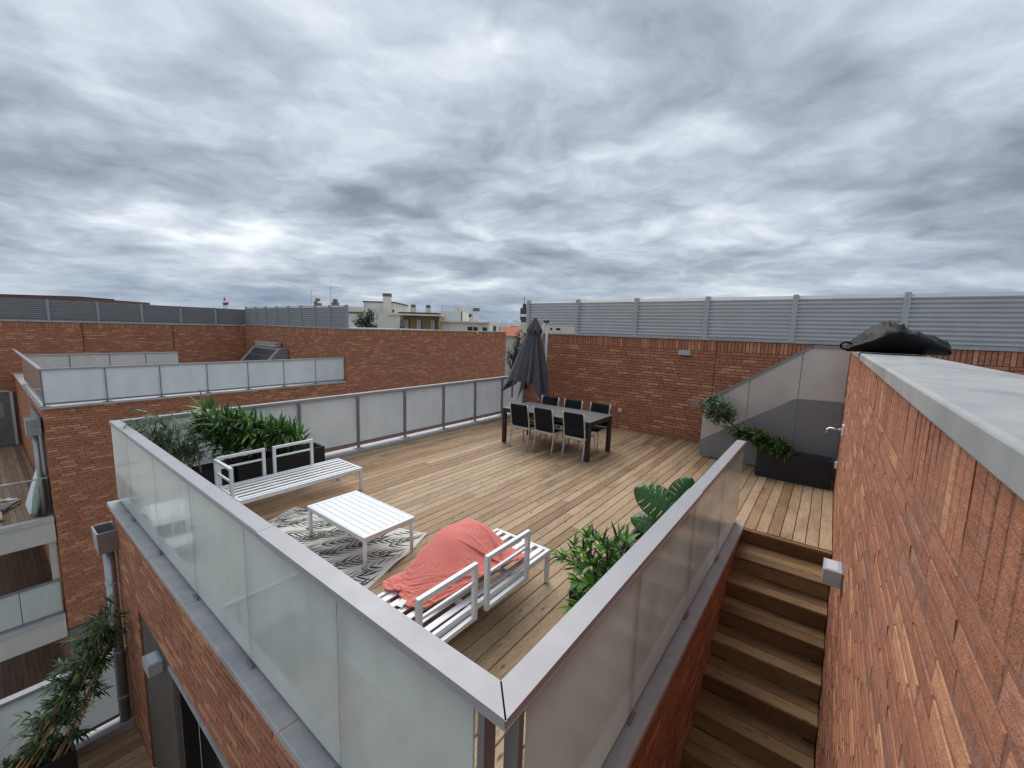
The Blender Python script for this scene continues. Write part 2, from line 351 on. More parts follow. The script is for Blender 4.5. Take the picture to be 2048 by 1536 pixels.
# ------------------------------------------------------------------ geometry helpers
class MB:
    def __init__(s):
        s.v = []; s.f = []
    def add(s, vs, fs):
        b = len(s.v); s.v += [tuple(map(float, p)) for p in vs]; s.f += [tuple(b + i for i in q) for q in fs]; return s
    def box(s, x0, x1, y0, y1, z0, z1):
        return s.add([(x0, y0, z0), (x1, y0, z0), (x1, y1, z0), (x0, y1, z0), (x0, y0, z1), (x1, y0, z1), (x1, y1, z1), (x0, y1, z1)],
                     [(0, 3, 2, 1), (4, 5, 6, 7), (0, 1, 5, 4), (1, 2, 6, 5), (2, 3, 7, 6), (3, 0, 4, 7)])
    def cbox(s, x0, x1, y0, y1, z0, z1, c=0.004):
        """box with all edges chamfered"""
        xs, ys, zs = (x0, x1), (y0, y1), (z0, z1); vs = []; idx = {}
        for i in (0, 1):
            for j in (0, 1):
                for k in (0, 1):
                    x, y, z = xs[i], ys[j], zs[k]; dx = c if i == 0 else -c; dy = c if j == 0 else -c; dz = c if k == 0 else -c
                    for a, p in (('x', (x, y + dy, z + dz)), ('y', (x + dx, y, z + dz)), ('z', (x + dx, y + dy, z))):
                        idx[i, j, k, a] = len(vs); vs.append(p)
        F = []
        for a, (o1, o2) in (('x', (1, 2)), ('y', (0, 2)), ('z', (0, 1))):
            ai = 'xyz'.index(a)
            for sgn in (0, 1):
                q = []
                for (p, r) in ((0, 0), (1, 0), (1, 1), (0, 1)):
                    t3 = [0, 0, 0]; t3[ai] = sgn; t3[o1] = p; t3[o2] = r; q.append(idx[t3[0], t3[1], t3[2], a])
                F.append(tuple(q))
        for ai in range(3):
            o = [i for i in range(3) if i != ai]; a1, a2 = 'xyz'[o[0]], 'xyz'[o[1]]
            for p in (0, 1):
                for r in (0, 1):
                    t0 = [0, 0, 0]; t0[o[0]] = p; t0[o[1]] = r; t1 = list(t0); t1[ai] = 1
                    F.append((idx[(*t0, a1)], idx[(*t0, a2)], idx[(*t1, a2)], idx[(*t1, a1)]))
        for i in (0, 1):
            for j in (0, 1):
                for k in (0, 1):
                    F.append((idx[i, j, k, 'x'], idx[i, j, k, 'y'], idx[i, j, k, 'z']))
        return s.add(vs, F)
    def prism(s, poly, axis, a, b):
        """polygon of 2D points extruded along axis from a to b"""
        n = len(poly)
        def P(q, w):
            return {'x': (w, q[0], q[1]), 'y': (q[0], w, q[1]), 'z': (q[0], q[1], w)}[axis]
        vs = [P(q, a) for q in poly] + [P(q, b) for q in poly]
        return s.add(vs, [tuple(range(n)), tuple(reversed(range(n, 2 * n)))] + [(i, (i + 1) % n, n + (i + 1) % n, n + i) for i in range(n)])
    def tube(s, pts, r, n=8, cap=True, rr=None):
        pts = [Vector(p) for p in pts]; base = len(s.v); up = Vector((0.123, 0.21, 0.97)); k = len(pts)
        for i, p in enumerate(pts):
            d = (pts[min(i + 1, k - 1)] - pts[max(i - 1, 0)]).normalized()
            a = d.cross(up)
            if a.length < 1e-3:
                a = d.cross(Vector((1, 0, 0)))
            a.normalize(); b = d.cross(a); q = rr[i] if rr else r
            for j in range(n):
                th = 2 * math.pi * j / n; s.v.append(tuple(p + a * (q * math.cos(th)) + b * (q * math.sin(th))))
        for i in range(k - 1):
            for j in range(n):
                s.f.append((base + i * n + j, base + i * n + (j + 1) % n, base + (i + 1) * n + (j + 1) % n, base + (i + 1) * n + j))
        if cap:
            s.f.append(tuple(base + j for j in reversed(range(n)))); s.f.append(tuple(base + (k - 1) * n + j for j in range(n)))
        return s
    def bar(s, p, q, w, h, up=(0, 0, 1)):
        """rectangular bar from p to q"""
        p, q = Vector(p), Vector(q); d = (q - p).normalized(); u = Vector(up); a = d.cross(u)
        if a.length < 1e-4:
            a = d.cross(Vector((1, 0, 0)))
        a.normalize(); b = a.cross(d).normalized(); vs = []
        for o in (p, q):
            for (i, j) in ((-1, -1), (1, -1), (1, 1), (-1, 1)):
                vs.append(o + a * (i * w / 2) + b * (j * h / 2))
        return s.add(vs, [(3, 2, 1, 0), (4, 5, 6, 7), (0, 1, 5, 4), (1, 2, 6, 5), (2, 3, 7, 6), (3, 0, 4, 7)])
    def blade(s, base, d, length, width, droop=0.3, seg=4, twist=0.0, fold=0.12, side=None):
        """lance-shaped leaf"""
        p = Vector(base); d = Vector(d).normalized(); g = Vector((0, 0, -1))
        sd_ = Vector(side) if side else d.cross(Vector((0, 0, 1)))
        if sd_.length < 1e-3:
            sd_ = Vector((1, 0, 0))
        sd_.normalize(); nrm = sd_.cross(d).normalized()
        sd_ = (sd_ * math.cos(twist) + nrm * math.sin(twist)); b0 = len(s.v)
        for i in range(seg + 1):
            t = i / seg; w = width * (math.sin(math.pi * min(1, (t * 0.94 + 0.06)) ** 0.75)) * 0.5 if i < seg else 0.0
            nn = sd_.cross(d).normalized()
            if i == seg:
                s.v.append(tuple(p))
            else:
                s.v += [tuple(p - sd_ * w + nn * (fold * w)), tuple(p), tuple(p + sd_ * w + nn * (fold * w))]
            d = (d + g * (droop / seg)).normalized(); p = p + d * (length / seg)
        for i in range(seg - 1):
            a = b0 + 3 * i; s.f += [(a, a + 1, a + 4, a + 3), (a + 1, a + 2, a + 5, a + 4)]
        a = b0 + 3 * (seg - 1); s.f += [(a, a + 1, a + 3), (a + 1, a + 2, a + 3)]
        return s
    def mesh(s, name, off=(0, 0, 0), smooth=False):
        me = bpy.data.meshes.new(name)
        v = [(p[0] - off[0], p[1] - off[1], p[2] - off[2]) for p in s.v]
        me.from_pydata(v, [], s.f); me.update()
        if smooth:
            me.polygons.foreach_set('use_smooth', [True] * len(me.polygons))
        return me


def rootloc(o):
    v = Vector((0, 0, 0))
    while o is not None:
        v += o.location; o = o.parent
    return v


def tag(o, label=None, cat=None, group=None, kind=None):
    for k, v in (('label', label), ('category', cat), ('group', group), ('kind', kind)):
        if v:
            o[k] = v
    return o


def thing(name, label, cat, loc=(0, 0, 0), group=None, kind=None):
    o = bpy.data.objects.new(name, None); COL.objects.link(o); o.location = loc; o.empty_display_size = 0.2
    return tag(o, label, cat, group, kind)


def part(name, mb, mat, parent=None, smooth=False, label=None, kind=None, bevel=0.0):
    off = rootloc(parent) if parent else (0, 0, 0)
    me = mb.mesh(name, off, smooth); me.materials.append(mat)
    o = bpy.data.objects.new(name, me); COL.objects.link(o); o.parent = parent
    if bevel:
        b = o.modifiers.new('bevel', 'BEVEL'); b.width = bevel; b.segments = 2; b.limit_method = 'ANGLE'; b.angle_limit = R(40)
    return tag(o, label, None, None, kind)


def solo(name, mb, mat, label, cat, group=None, kind=None, smooth=False, bevel=0.0):
    """a thing that is one mesh, its origin at its base"""
    a = np.array(mb.v); c = (a[:, 0].mean(), a[:, 1].mean(), a[:, 2].min())
    me = mb.mesh(name, c, smooth); me.materials.append(mat)
    o = bpy.data.objects.new(name, me); COL.objects.link(o); o.location = c
    if bevel:
        b = o.modifiers.new('bevel', 'BEVEL'); b.width = bevel; b.segments = 2; b.limit_method = 'ANGLE'; b.angle_limit = R(40)
    return tag(o, label, cat, group, kind)


def structure(name, mb, mat):
    return tag(part(name, mb, mat), kind='structure')


def copy_tree(o, parent=None):
    c = o.copy(); COL.objects.link(c); c.parent = parent
    for ch in o.children:
        copy_tree(ch, c)
    return c


def project(P):
    v = CM.T @ (np.asarray(P, float).T - CAM[:, None])
    return 1024 + FPX * v[0] / v[2], 768 - FPX * v[1] / v[2], v[2]


# ------------------------------------------------------------------ brickwork
BL, BH, PL, PH, SH = 0.266, 0.055, 0.278, 0.067, 0.235      # brick and pitch, soldier height


def brick_mesh(name, L, H, D, seed, jit=0.0034):
    rs = random.Random(seed); mb = MB()
    a = [(-L / 2, -D, -H / 2), (L / 2, -D, -H / 2), (L / 2, -D, H / 2), (-L / 2, -D, H / 2)]
    c = 0.0025
    fr = [(x + (c if x < 0 else -c) + rs.uniform(-jit, jit), -D + rs.uniform(-jit, jit) * 0.6, z + (c if z < 0 else -c) + rs.uniform(-jit, jit) * 0.6) for x, y, z in a]
    md = [(x + rs.uniform(-jit, jit) * 0.5, -D + 0.0022, z + rs.uniform(-jit, jit) * 0.5) for x, y, z in a]
    bk = [(x, 0.0, z) for x, y, z in a]
    mb.add(fr + md + bk, [(0, 1, 2, 3)] + [(i + 4, (i + 1) % 4 + 4, (i + 1) % 4, i) for i in range(4)] + [(i + 8, (i + 1) % 4 + 8, (i + 1) % 4 + 4, i + 4) for i in range(4)])
    me = mb.mesh(name); me.materials.append(M_BRICK)
    return me


NV = 6
BRICKS = {}
for kind_, L_, H_ in (('brick', BL, BH), ('soldier_brick', BH, SH - 0.012), ('half_brick', BL / 2 - 0.006, BH)):
    BRICKS[kind_] = [brick_mesh(kind_, L_, H_, 0.012, 50 + i) for i in range(NV)]
BV = {k: [np.array([v.co[:] for v in m.vertices]) for m in ms] for k, ms in BRICKS.items()}
BF = [tuple(p.vertices) for p in BRICKS['brick'][0].polygons]


def brickwork(parent, origin, ang, width, z0, z1, soldier=True, holes=(), keep=300, seed=1, joints=(), gain=1):
    """bricks on a vertical plane. origin = (x, y) where the run starts; local +x runs along ang, bricks face local -y.
    holes: (a0, a1, z0, z1) rectangles in run coordinates."""
    rs = random.Random(seed); ca, sa = math.cos(ang), math.sin(ang); top = z1 - SH if soldier else z1
    items = []
    rows = int(round((top - z0) / PH)); row = 0
    for r in range(rows + 1):
        z = top - PH * (r + 0.5)
        if z < z0 - PH * 0.2:
            break
        a = -PL * (0, 0.34, 0.68, 0.2, 0.54)[r % 5] + rs.uniform(-0.012, 0.012)
        while a < width:
            kd, L = ('brick', PL) if rs.random() > 0.02 else ('half_brick', PL / 2)
            spans = [(max(a, 0.0), min(a + L, width))]
            for hq in holes:
                if z + PH * 0.4 > hq[2] and z - PH * 0.4 < hq[3]:
                    spans = [q for lo, hi in spans for q in ((lo, min(hi, hq[0])), (max(lo, hq[1]), hi))]
            for lo, hi in spans:
                if hi - lo > 0.035:
                    items.append((kd, (lo + hi) / 2, z, (hi - lo - 0.012) / (L - 0.012)))
            a += L
    if soldier:
        a = 0.0
        while a + BH < width + 0.03:
            items.append(('soldier_brick', a + 0.033, z1 - SH / 2, 1.0)); a += PH * 1.0
    arr = np.array([(i[1], i[2]) for i in items])
    P0 = np.stack([origin[0] + arr[:, 0] * ca, origin[1] + arr[:, 0] * sa, arr[:, 1]], 1)
    # projected size and place in the frame decide which bricks become objects of their own
    half = np.array([BL / 2 if i[0] != 'soldier_brick' else BH / 2 for i in items]); hh = np.array([BH / 2 if i[0] != 'soldier_brick' else SH / 2 for i in items])
    u0, v0, d0 = project(P0 - np.stack([half * ca, half * sa, hh], 1)); u1, v1, d1 = project(P0 + np.stack([half * ca, half * sa, hh], 1))
    u, v, d = project(P0)
    ok = (d > 0.15) & (d0 > 0.1) & (d1 > 0.1) & (u > -20) & (u < 2068) & (v > 0) & (v < 1546)
    # true face area on screen from the two edge vectors
    ua, va, da = project(P0 + np.stack([half * ca, half * sa, 0 * hh], 1)); ub, vb, db = project(P0 + np.stack([0 * half, 0 * half, hh], 1))
    area = np.where(ok, np.abs((ua - u) * (vb - v) - (va - v) * (ub - u)) * 4, -1)
    order = np.argsort(-area); single = set(int(i) for i in order[:keep] if area[i] > 0)
    off = rootloc(parent); V = []; F = []
    m3 = np.array([[ca, -sa, 0], [sa, ca, 0], [0, 0, 1]])
    for i, (kd, a, z, sx_) in enumerate(items):
        k = rs.randrange(NV); dz = rs.uniform(-0.0015, 0.0015); dep = rs.uniform(-0.0012, 0.0012)
        loc = P0[i] + m3 @ np.array([0, dep, 0])
        if i in single:
            o = bpy.data.objects.new(kd, BRICKS[kd][k]); COL.objects.link(o); o.parent = parent
            o.location = (loc[0] - off[0], loc[1] - off[1], loc[2] + dz - off[2]); o.rotation_euler = (rs.uniform(-.004, .004), rs.uniform(-.006, .006), ang); o.scale = (sx_, 1, 1)
        else:
            b = len(V) * 12; V.append((BV[kd][k] * np.array([sx_, 1, 1])) @ m3.T + loc - np.array(off)); F += [tuple(b + q for q in f) for f in BF]
    if V:
        me = bpy.data.meshes.new('brickwork'); me.from_pydata(np.concatenate(V).tolist(), [], F); me.update(); me.materials.append(M_BRICK)
        o = bpy.data.objects.new('brickwork', me); COL.objects.link(o); o.parent = parent; o['kind'] = 'stuff'


def planks(parent, name, x0, x1, y0, y1, z, along='Y', pitch=0.128, gap=0.0068, th=0.028, mat=None, maxlen=4.0, seed=3, minlen=1.0):
    """boards with eased edges; each board is an object"""
    rs = random.Random(seed); off = rootloc(parent)
    lo, hi = (x0, x1) if along == 'Y' else (y0, y1); s0, s1 = (y0, y1) if along == 'Y' else (x0, x1)
    n = max(1, int(round((hi - lo) / pitch))); w = (hi - lo) / n
    for i in range(n):
        c = lo + w * (i + 0.5); cuts = [s0]; p = s0 + rs.uniform(0.4, 1.0) * maxlen
        while p < s1 - minlen:
            cuts.append(p); p += maxlen * rs.uniform(0.75, 1.0)
        cuts.append(s1)
        for a, b in zip(cuts[:-1], cuts[1:]):
            hw = (w - gap) / 2; dz = rs.uniform(-0.0012, 0.0012); e = 0.004
            sec = [(-hw, -th), (hw, -th), (hw, -e), (hw - e, 0), (-hw + e, 0), (-hw, -e)]
            mb = MB(); L = b - a - 0.003
            if along == 'Y':
                mb.prism([(q[0], q[1]) for q in sec], 'y', -L / 2, L / 2); loc = (c, (a + b) / 2, z + dz)
            else:
                mb.prism([(q[0], q[1]) for q in sec], 'x', -L / 2, L / 2); loc = ((a + b) / 2, c, z + dz)
            me = mb.mesh(name); me.materials.append(mat or M_WOOD)
            o = bpy.data.objects.new(name, me); COL.objects.link(o); o.parent = parent
            o.location = Vector(loc) - Vector(off)


# ------------------------------------------------------------------ setting: ground and main block
XL, XR, Y0, YE, YW, ZT = -7.09, -0.738, 0.984, 5.774, 9.79, 1.112
XW = 0.235                                           # stair-side face of the long brick wall
ZG = -12.0
structure('ground', MB().add([(-3000, -3000, ZG), (3000, -3000, ZG), (3000, 3000, ZG), (-3000, 3000, ZG)], [(0, 1, 2, 3)]), M_GROUND)

deck = tag(part('terrace_floor', MB().box(-6.9, -0.78, 1.0, 9.85, -0.30, -0.045).box(-0.78, 0.22, 5.74, 9.85, -0.30, -0.0455), M_MORTAR), kind='structure')
planks(deck, 'deck_board', -6.86, -0.80, 1.13, 9.76, 0.0, maxlen=4.2, seed=11)
planks(deck, 'deck_board', -0.80, 0.225, 5.80, 9.76, 0.0, maxlen=5, minlen=3, seed=12)

# long brick wall beside the stairs
w = thing('brick_wall', 'tall brick wall close to the camera beside the wooden stairs, topped by a wide grey coping', 'wall', (0.43, 4.0, -3.0))
part('wall_core', MB().box(XW - 0.0042, 0.62, -1.5, 8.60, -3.05, 2.205), M_MORTAR2, w)
brickwork(w, (XW + 0.006, 8.61), R(-90), 10.0, -3.0, 2.205, seed=5)
part('coping', MB().prism([(0.205, 2.206), (0.665, 2.206), (0.665, 2.262), (0.657, 2.270), (0.216, 2.270), (0.2085, 2.267), (0.205, 2.260)], 'y', -1.5, 8.63), M_COPE, w, bevel=0.004)

# brick wall at the end of the terrace
w = thing('brick_wall', 'brick wall at the far end of the terrace behind the dining table', 'wall', (-2.5, YW + 0.2, 0))
part('wall_core', MB().box(-7.14, 7.0, YW + 0.010, YW + 0.30, -9.0, 2.285), M_MORTAR, w)
brickwork(w, (-7.14, YW + 0.010), 0.0, 11.5, -0.02, 2.285, seed=6)
part("expansion_joint", MB().box(-2.006, -1.994, YW - 0.0045, YW + 0.009, 0.0, 2.286), M_CHARCOAL, w)
part('coping', MB().prism([(YW - 0.035, 2.288), (YW + 0.36, 2.288), (YW + 0.36, 2.325), (YW - 0.030, 2.330), (YW - 0.035, 2.326)], 'x', -7.18, 7.0), M_COPE, w)
part('end_face', MB().box(-7.152, -7.141, YW + 0.012, YW + 0.299, -9.0, 2.284), M_BRICK, w)

# facade under the near railing, with the openings to the lower terrace
HOLES = [(1.05, 5.75, -3.2, -0.965)]
w = thing('brick_facade', 'brick facade below the near glass railing, with dark sliding opening and bronze panel', 'wall', (-4, 0.95, -3.0))
part('wall_core', MB().box(-7.1, -6.05, 0.935, 1.10, -3.05, 0.008).box(-6.05, -1.35, 0.936, 1.10, -0.965, 0.008).box(-1.35, -0.712, 0.935, 1.10, -3.05, 0.008), M_MORTAR, w)
brickwork(w, (-7.1, 0.935), 0.0, 6.40, -3.0, 0.01, soldier=False, holes=HOLES, seed=8)
part('corrugated_panel', (lambda mb: [mb.box(-6.045 + 0.04 * i, -6.045 + 0.04 * i + 0.022, 0.946, 0.958, -3.02, -0.97) for i in range(30)] and mb.box(-6.047, -4.85, 0.958, 0.99, -3.02, -0.97))(MB()), M_BRONZE, w)
part('lintel', MB().box(-4.83, -1.352, 0.915, 0.998, -1.000, -0.967), M_LEDGE, w)
sl_ = part('sliding_door', MB().box(-4.82, -1.36, 1.12, 1.16, -3.02, -1.00), M_WIN, w)
for a_, b_ in ((-3.42, -3.35), (-3.33, -3.28), (-1.42, -1.37)):
    part('door_frame', MB().box(a_, b_, 1.065, 1.118, -3.02, -1.00), M_POST, sl_)
part('jamb', MB().box(-4.848, -4.82, 0.99, 1.118, -3.02, -1.002), M_CHARCOAL, w)
# flank above the stairs
w = thing('brick_wall', 'low brick wall under the stair-side glass railing', 'wall', (-0.72, 3.3, -3.0))
part('wall_core', MB().box(-0.95, -0.700, 1.102, 5.72, -3.05, 0.008), M_MORTAR, w)
brickwork(w, (-0.700, 0.93), R(90), 4.80, -3.0, 0.01, soldier=False, seed=9)
# hidden body of the building
structure('building_base', MB().box(-7.08, 6.9, -1.45, 9.7, ZG, -3.30), M_BEIGE)
structure('roof', MB().box(0.64, 6.9, -1.5, 9.75, 1.0, 1.32), M_ROOFGREY)

# ------------------------------------------------------------------ railings
def pane(mbs, parent, mat, name='glass_pane'):
    return part(name, mbs, mat, parent)


# near railing (runs left to right below the camera)
rl = thing('glass_railing', 'near frosted glass railing with grey cap running from the left to the sharp corner', 'railing', (-4, 1.05, 0))
for a, b in ((XL, -4.92), (-4.917, -2.70)):
    part('cap_rail', MB().cbox(a, b - 0.002, Y0, Y0 + 0.105, ZT - 0.045, ZT, 0.004), M_CAP, rl)
part('cap_rail', MB().prism([(-2.697, Y0), (XR - 0.001, Y0), (XR - 0.106, Y0 + 0.105), (-2.697, Y0 + 0.105)], 'z', ZT - 0.045, ZT), M_CAP, rl, bevel=0.004)
part('bottom_rail', MB().box(XL + 0.03, XR - 0.10, Y0 + 0.020, Y0 + 0.052, 0.075, 0.105), M_POST, rl)
part('ledge', MB().prism([(0.895, 0.014), (1.125, 0.014), (1.125, 0.056), (0.900, 0.066), (0.895, 0.060)], 'x', -7.12, -4.02), M_LEDGE, rl)
part('ledge', MB().prism([(0.895, 0.014), (1.125, 0.014), (1.125, 0.056), (0.900, 0.066), (0.895, 0.060)], 'x', -4.015, -2.30), M_LEDGE, rl)
part('ledge', MB().prism([(0.895, 0.014), (1.125, 0.014), (1.125, 0.056), (0.900, 0.066), (0.895, 0.060)], 'x', -2.295, -0.665), M_LEDGE, rl)
js = [XL + 0.02, -6.25, -5.15, -4.06, -2.948, -1.81, -0.888]
for i, (a, b) in enumerate(zip(js[:-1], js[1:])):
    part('glass_pane', MB().box(a + 0.004, b - 0.004, Y0 + 0.012, Y0 + 0.022, 0.108, ZT - 0.047), M_GLASS, rl)
    if i:
        part('post', MB().box(a - 0.025, a + 0.025, Y0 + 0.055, Y0 + 0.095, 0.066, ZT - 0.046), M_POST, rl)
        part('clamp', MB().cbox(a - 0.05, a + 0.05, Y0 - 0.004, Y0 + 0.011, 0.066, 0.080, 0.003), M_POST, rl)
part('post', MB().box(-0.878, -0.846, Y0 + 0.020, Y0 + 0.085, 0.066, ZT - 0.046), M_POST, rl)

# stair-side railing
rr = thing('glass_railing', 'frosted glass railing with grey cap between the terrace and the descending stairs', 'railing', (-0.8, 3.4, 0))
part('cap_rail', MB().prism([(XR, Y0 + 0.001), (XR, 3.598), (XR - 0.105, 3.598), (XR - 0.105, Y0 + 0.106)], 'z', ZT - 0.045, ZT), M_CAP, rr, bevel=0.004)
part('cap_rail', MB().cbox(XR - 0.105, XR, 3.601, YE, ZT - 0.045, ZT, 0.004), M_CAP, rr)
part('bottom_rail', MB().box(XR - 0.052, XR - 0.020, Y0 + 0.10, YE - 0.02, 0.075, 0.105), M_POST, rr)
part('ledge', MB().prism([(-0.805, 0.014), (-0.655, 0.014), (-0.655, 0.060), (-0.660, 0.066), (-0.805, 0.056)], 'y', 1.13, 2.92), M_LEDGE, rr)
part('ledge', MB().prism([(-0.805, 0.014), (-0.655, 0.014), (-0.655, 0.060), (-0.660, 0.066), (-0.805, 0.056)], 'y', 2.925, 5.735), M_LEDGE, rr)
js = [Y0 + 0.150, 2.27, 3.47, 4.62, YE - 0.03]
for i, (a, b) in enumerate(zip(js[:-1], js[1:])):
    part('glass_pane', MB().box(XR - 0.022, XR - 0.012, a + 0.004, b - 0.004, 0.108, ZT - 0.047), M_GLASS, rr)
    if i:
        part('post', MB().box(XR - 0.095, XR - 0.055, a - 0.025, a + 0.025, 0.057, ZT - 0.046), M_POST, rr)
        part('clamp', MB().cbox(XR - 0.011, XR + 0.004, a - 0.05, a + 0.05, 0.066, 0.080, 0.003), M_POST, rr)
part('post', MB().box(XR - 0.085, XR - 0.020, Y0 + 0.108, Y0 + 0.140, 0.067, ZT - 0.046), M_POST, rr)
part('post', MB().box(XR - 0.095, XR - 0.055, YE - 0.10, YE - 0.06, 0.057, ZT - 0.046), M_POST, rr)

# railing along the far long side
rb = thing('glass_railing', 'white frosted glass railing along the far long side behind planter and umbrella', 'railing', (XL + 0.1, 5, 0))
for a, b in ((1.095, 4.0), (4.003, 7.0), (7.003, 9.75)):
    part('cap_rail', MB().cbox(XL, XL + 0.095, a, b, ZT - 0.045, ZT, 0.004), M_CAP, rb)
part('ledge', MB().prism([(-7.13, 0.0), (-6.87, 0.0), (-6.87, 0.052), (-6.875, 0.058), (-7.125, 0.066), (-7.13, 0.060)], 'y', 1.13, YW - 0.002), M_LEDGE, rb)
pys = [1.14, 2.19, 3.28, 4.37, 5.46, 6.56, 7.63, 8.70, 9.70]
for i, y in enumerate(pys):
    p_ = part('post', MB().cbox(XL + 0.085, XL + 0.125, y - 0.022, y + 0.022, 0.074, ZT - 0.046, 0.003), M_POST, rb)
    part('foot_plate', MB().cbox(XL + 0.03, XL + 0.19, y - 0.075, y + 0.075, 0.0625, 0.074, 0.002), M_LEDGE, p_)
    if i:
        part('glass_pane', MB().box(XL + 0.055, XL + 0.065, pys[i - 1] + 0.012, y - 0.012, 0.175, ZT - 0.047), M_GLASSW, rb)
        part('bottom_rail', MB().box(XL + 0.045, XL + 0.080, pys[i - 1] + 0.024, y - 0.024, 0.135, 0.174), M_POST, rb)

# ------------------------------------------------------------------ louvre screens
def louvre(label, base, ang, n, pitch, z0, z1, slats, mat, cat='louvre screen', skip_bottom=(), name='louvre_screen'):
    ca, sa = math.cos(ang), math.sin(ang); t = thing(name, label, cat, (base[0], base[1], z0))
    m3 = Matrix.Rotation(ang, 4, 'Z')
    h = (z1 - z0 - 0.05) / slats
    sec = [(-0.052, -0.26 * h), (-0.052, -0.50 * h), (-0.030, -0.52 * h), (0.038, 0.46 * h), (0.038, 0.62 * h), (0.020, 0.60 * h), (-0.040, -0.16 * h)]
    sm = MB().prism(sec, 'x', -pitch / 2 + 0.045, pitch / 2 - 0.045).mesh('slat'); sm.materials.append(mat)
    pm = MB().cbox(-0.045, 0.045, -0.06, 0.06, 0, z1 - z0 + 0.015, 0.004); pm.box(-0.004, 0.004, -0.064, -0.0601, 0.01, z1 - z0); pm = pm.mesh('post'); pm.materials.append(mat)
    rm = MB().box(-pitch / 2 + 0.0455, pitch / 2 - 0.0455, -0.03, 0.03, 0.002, 0.040).mesh('bottom_rail'); rm.materials.append(mat)
    fm = MB().cbox(-0.11, 0.11, -0.09, 0.09, -0.004, 0.012, 0.003).mesh('foot_plate'); fm.materials.append(mat)
    def put(nm, me, a, z):
        o = bpy.data.objects.new(nm, me); COL.objects.link(o); o.parent = t; o.location = (a * ca, a * sa, z); o.rotation_euler = (0, 0, ang); return o
    for i in range(n + 1):
        put('post', pm, i * pitch, 0); put('foot_plate', fm, i * pitch, 0)
        if i < n:
            if i not in skip_bottom:
                put('bottom_rail', rm, (i + 0.5) * pitch, 0)
            for k in range(slats):
                if i in skip_bottom and k < 2:
                    continue
                put('slat', sm, (i + 0.5) * pitch, 0.036 + h * (k + 0.5))
    return t


louvre('light grey louvre screen standing on the coping of the far brick wall', (-7.06, YW + 0.13), 0.0, 7, 1.594, 2.328, 3.215, 11, M_LOUVRE, skip_bottom=(0,))

# ------------------------------------------------------------------ stairs down
st = thing('wooden_stairs', 'wooden stairs going down between glass railing and tall brick wall', 'stairs', (-0.2, 3.0, -3.0))
zs = 0.0; ys_ = 5.78; RUN, RISE = 0.292, 0.178
def tread(y1, y0, z, last=False):
    n = max(2, int(round((y1 - y0) / 0.145))); w_ = (y1 - y0) / n
    for i in range(n):
        a = y0 + w_ * i
        part('tread_board', MB().cbox(-0.690, 0.222, a + 0.003, a + w_ - 0.003, z - 0.030, z, 0.004), M_TREAD, st)
tread(5.795, 5.735, -0.002)
yk, zk = 5.735, 0.0
part('riser_board', MB().cbox(-0.690, 0.222, 5.738, 5.756, -0.15, -0.034, 0.002), M_TREAD, st)
zk = -0.17; tread(5.735, 5.30, zk); yk = 5.30
for i in range(14):
    part('riser_board', MB().cbox(-0.690, 0.222, yk + 0.012, yk + 0.030, zk - RISE + 0.001, zk - 0.031, 0.002), M_TREAD, st)
    zk -= RISE
    tread(yk + 0.010, yk - RUN, zk); yk -= RUN
part('stringer', MB().prism([(5.7, -0.32), (5.7, -0.6), (1.2, -3.3), (1.2, -3.0)], 'x', -0.66, -0.61).prism([(5.7, -0.32), (5.7, -0.6), (1.2, -3.3), (1.2, -3.0)], 'x', 0.14, 0.19), M_TREAD, st)

# ------------------------------------------------------------------ stairs up beside the end wall
YP = 8.70
su = thing('metal_staircase', 'grey metal stair guard with pale glass panes rising along the end wall', 'staircase', (-0.9, YP, 0))
part('lower_panel', MB().prism([(-1.92, 0.03), (-0.404, 0.03), (-0.404, 1.345), (-0.456, 1.335), (-1.92, 0.333)], 'y', YP, YP + 0.02), M_PANEL, su)
part('lower_panel', MB().prism([(-0.400, 0.03), (0.225, 0.03), (0.225, 1.365), (-0.400, 1.347)], 'y', YP, YP + 0.02), M_PANEL, su)
def topz(x):
    return 2.262 if x > -0.29 else 2.262 + (x + 0.29) * 0.678
def lowz(x):
    return 1.345 if x > -0.456 else 1.335 + (x + 0.456) * 0.6844
for a, b in ((-1.915, -1.168), (-1.160, -0.412), (-0.404, 0.215)):
    xs_ = [a, b] + ([-0.29] if a < -0.29 < b else [])
    xs_.sort(); po = [(x, lowz(x) - 0.03) for x in xs_] + [(x, topz(x) - 0.022) for x in reversed(xs_)]
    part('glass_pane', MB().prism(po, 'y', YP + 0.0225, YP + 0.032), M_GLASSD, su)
    if b < 0:
        part('seam', MB().box(b - 0.001, b + 0.009, YP + 0.0335, YP + 0.05, lowz(b) - 0.02, topz(b) - 0.03), M_CHARCOAL, su)
hr = MB()
for p, q in (((-2.13, 1.03), (-1.98, 1.045)), ((-1.99, 1.045), (-0.285, 2.262)), ((-0.30, 2.258), (0.215, 2.262))):
    hr.bar((p[0], YP + 0.02, p[1]), (q[0], YP + 0.02, q[1]), 0.055, 0.040)
part('handrail', hr, M_PANEL, su)
part('handrail_bracket', MB().box(-2.125, -2.085, YP + 0.005, YP + 0.035, 0.935, 1.012), M_PANEL, su)
for k in range(7):
    part('step', MB().box(-1.86 + 0.212 * k, -1.86 + 0.212 * k + 0.26, YP + 0.06, YW - 0.03, 0.19 * (k + 1) - 0.03, 0.19 * (k + 1)), M_TREAD, su)
part('landing', MB().box(-0.40, 0.62, YP + 0.06, YW - 0.03, 1.27, 1.33), M_PANEL, su)
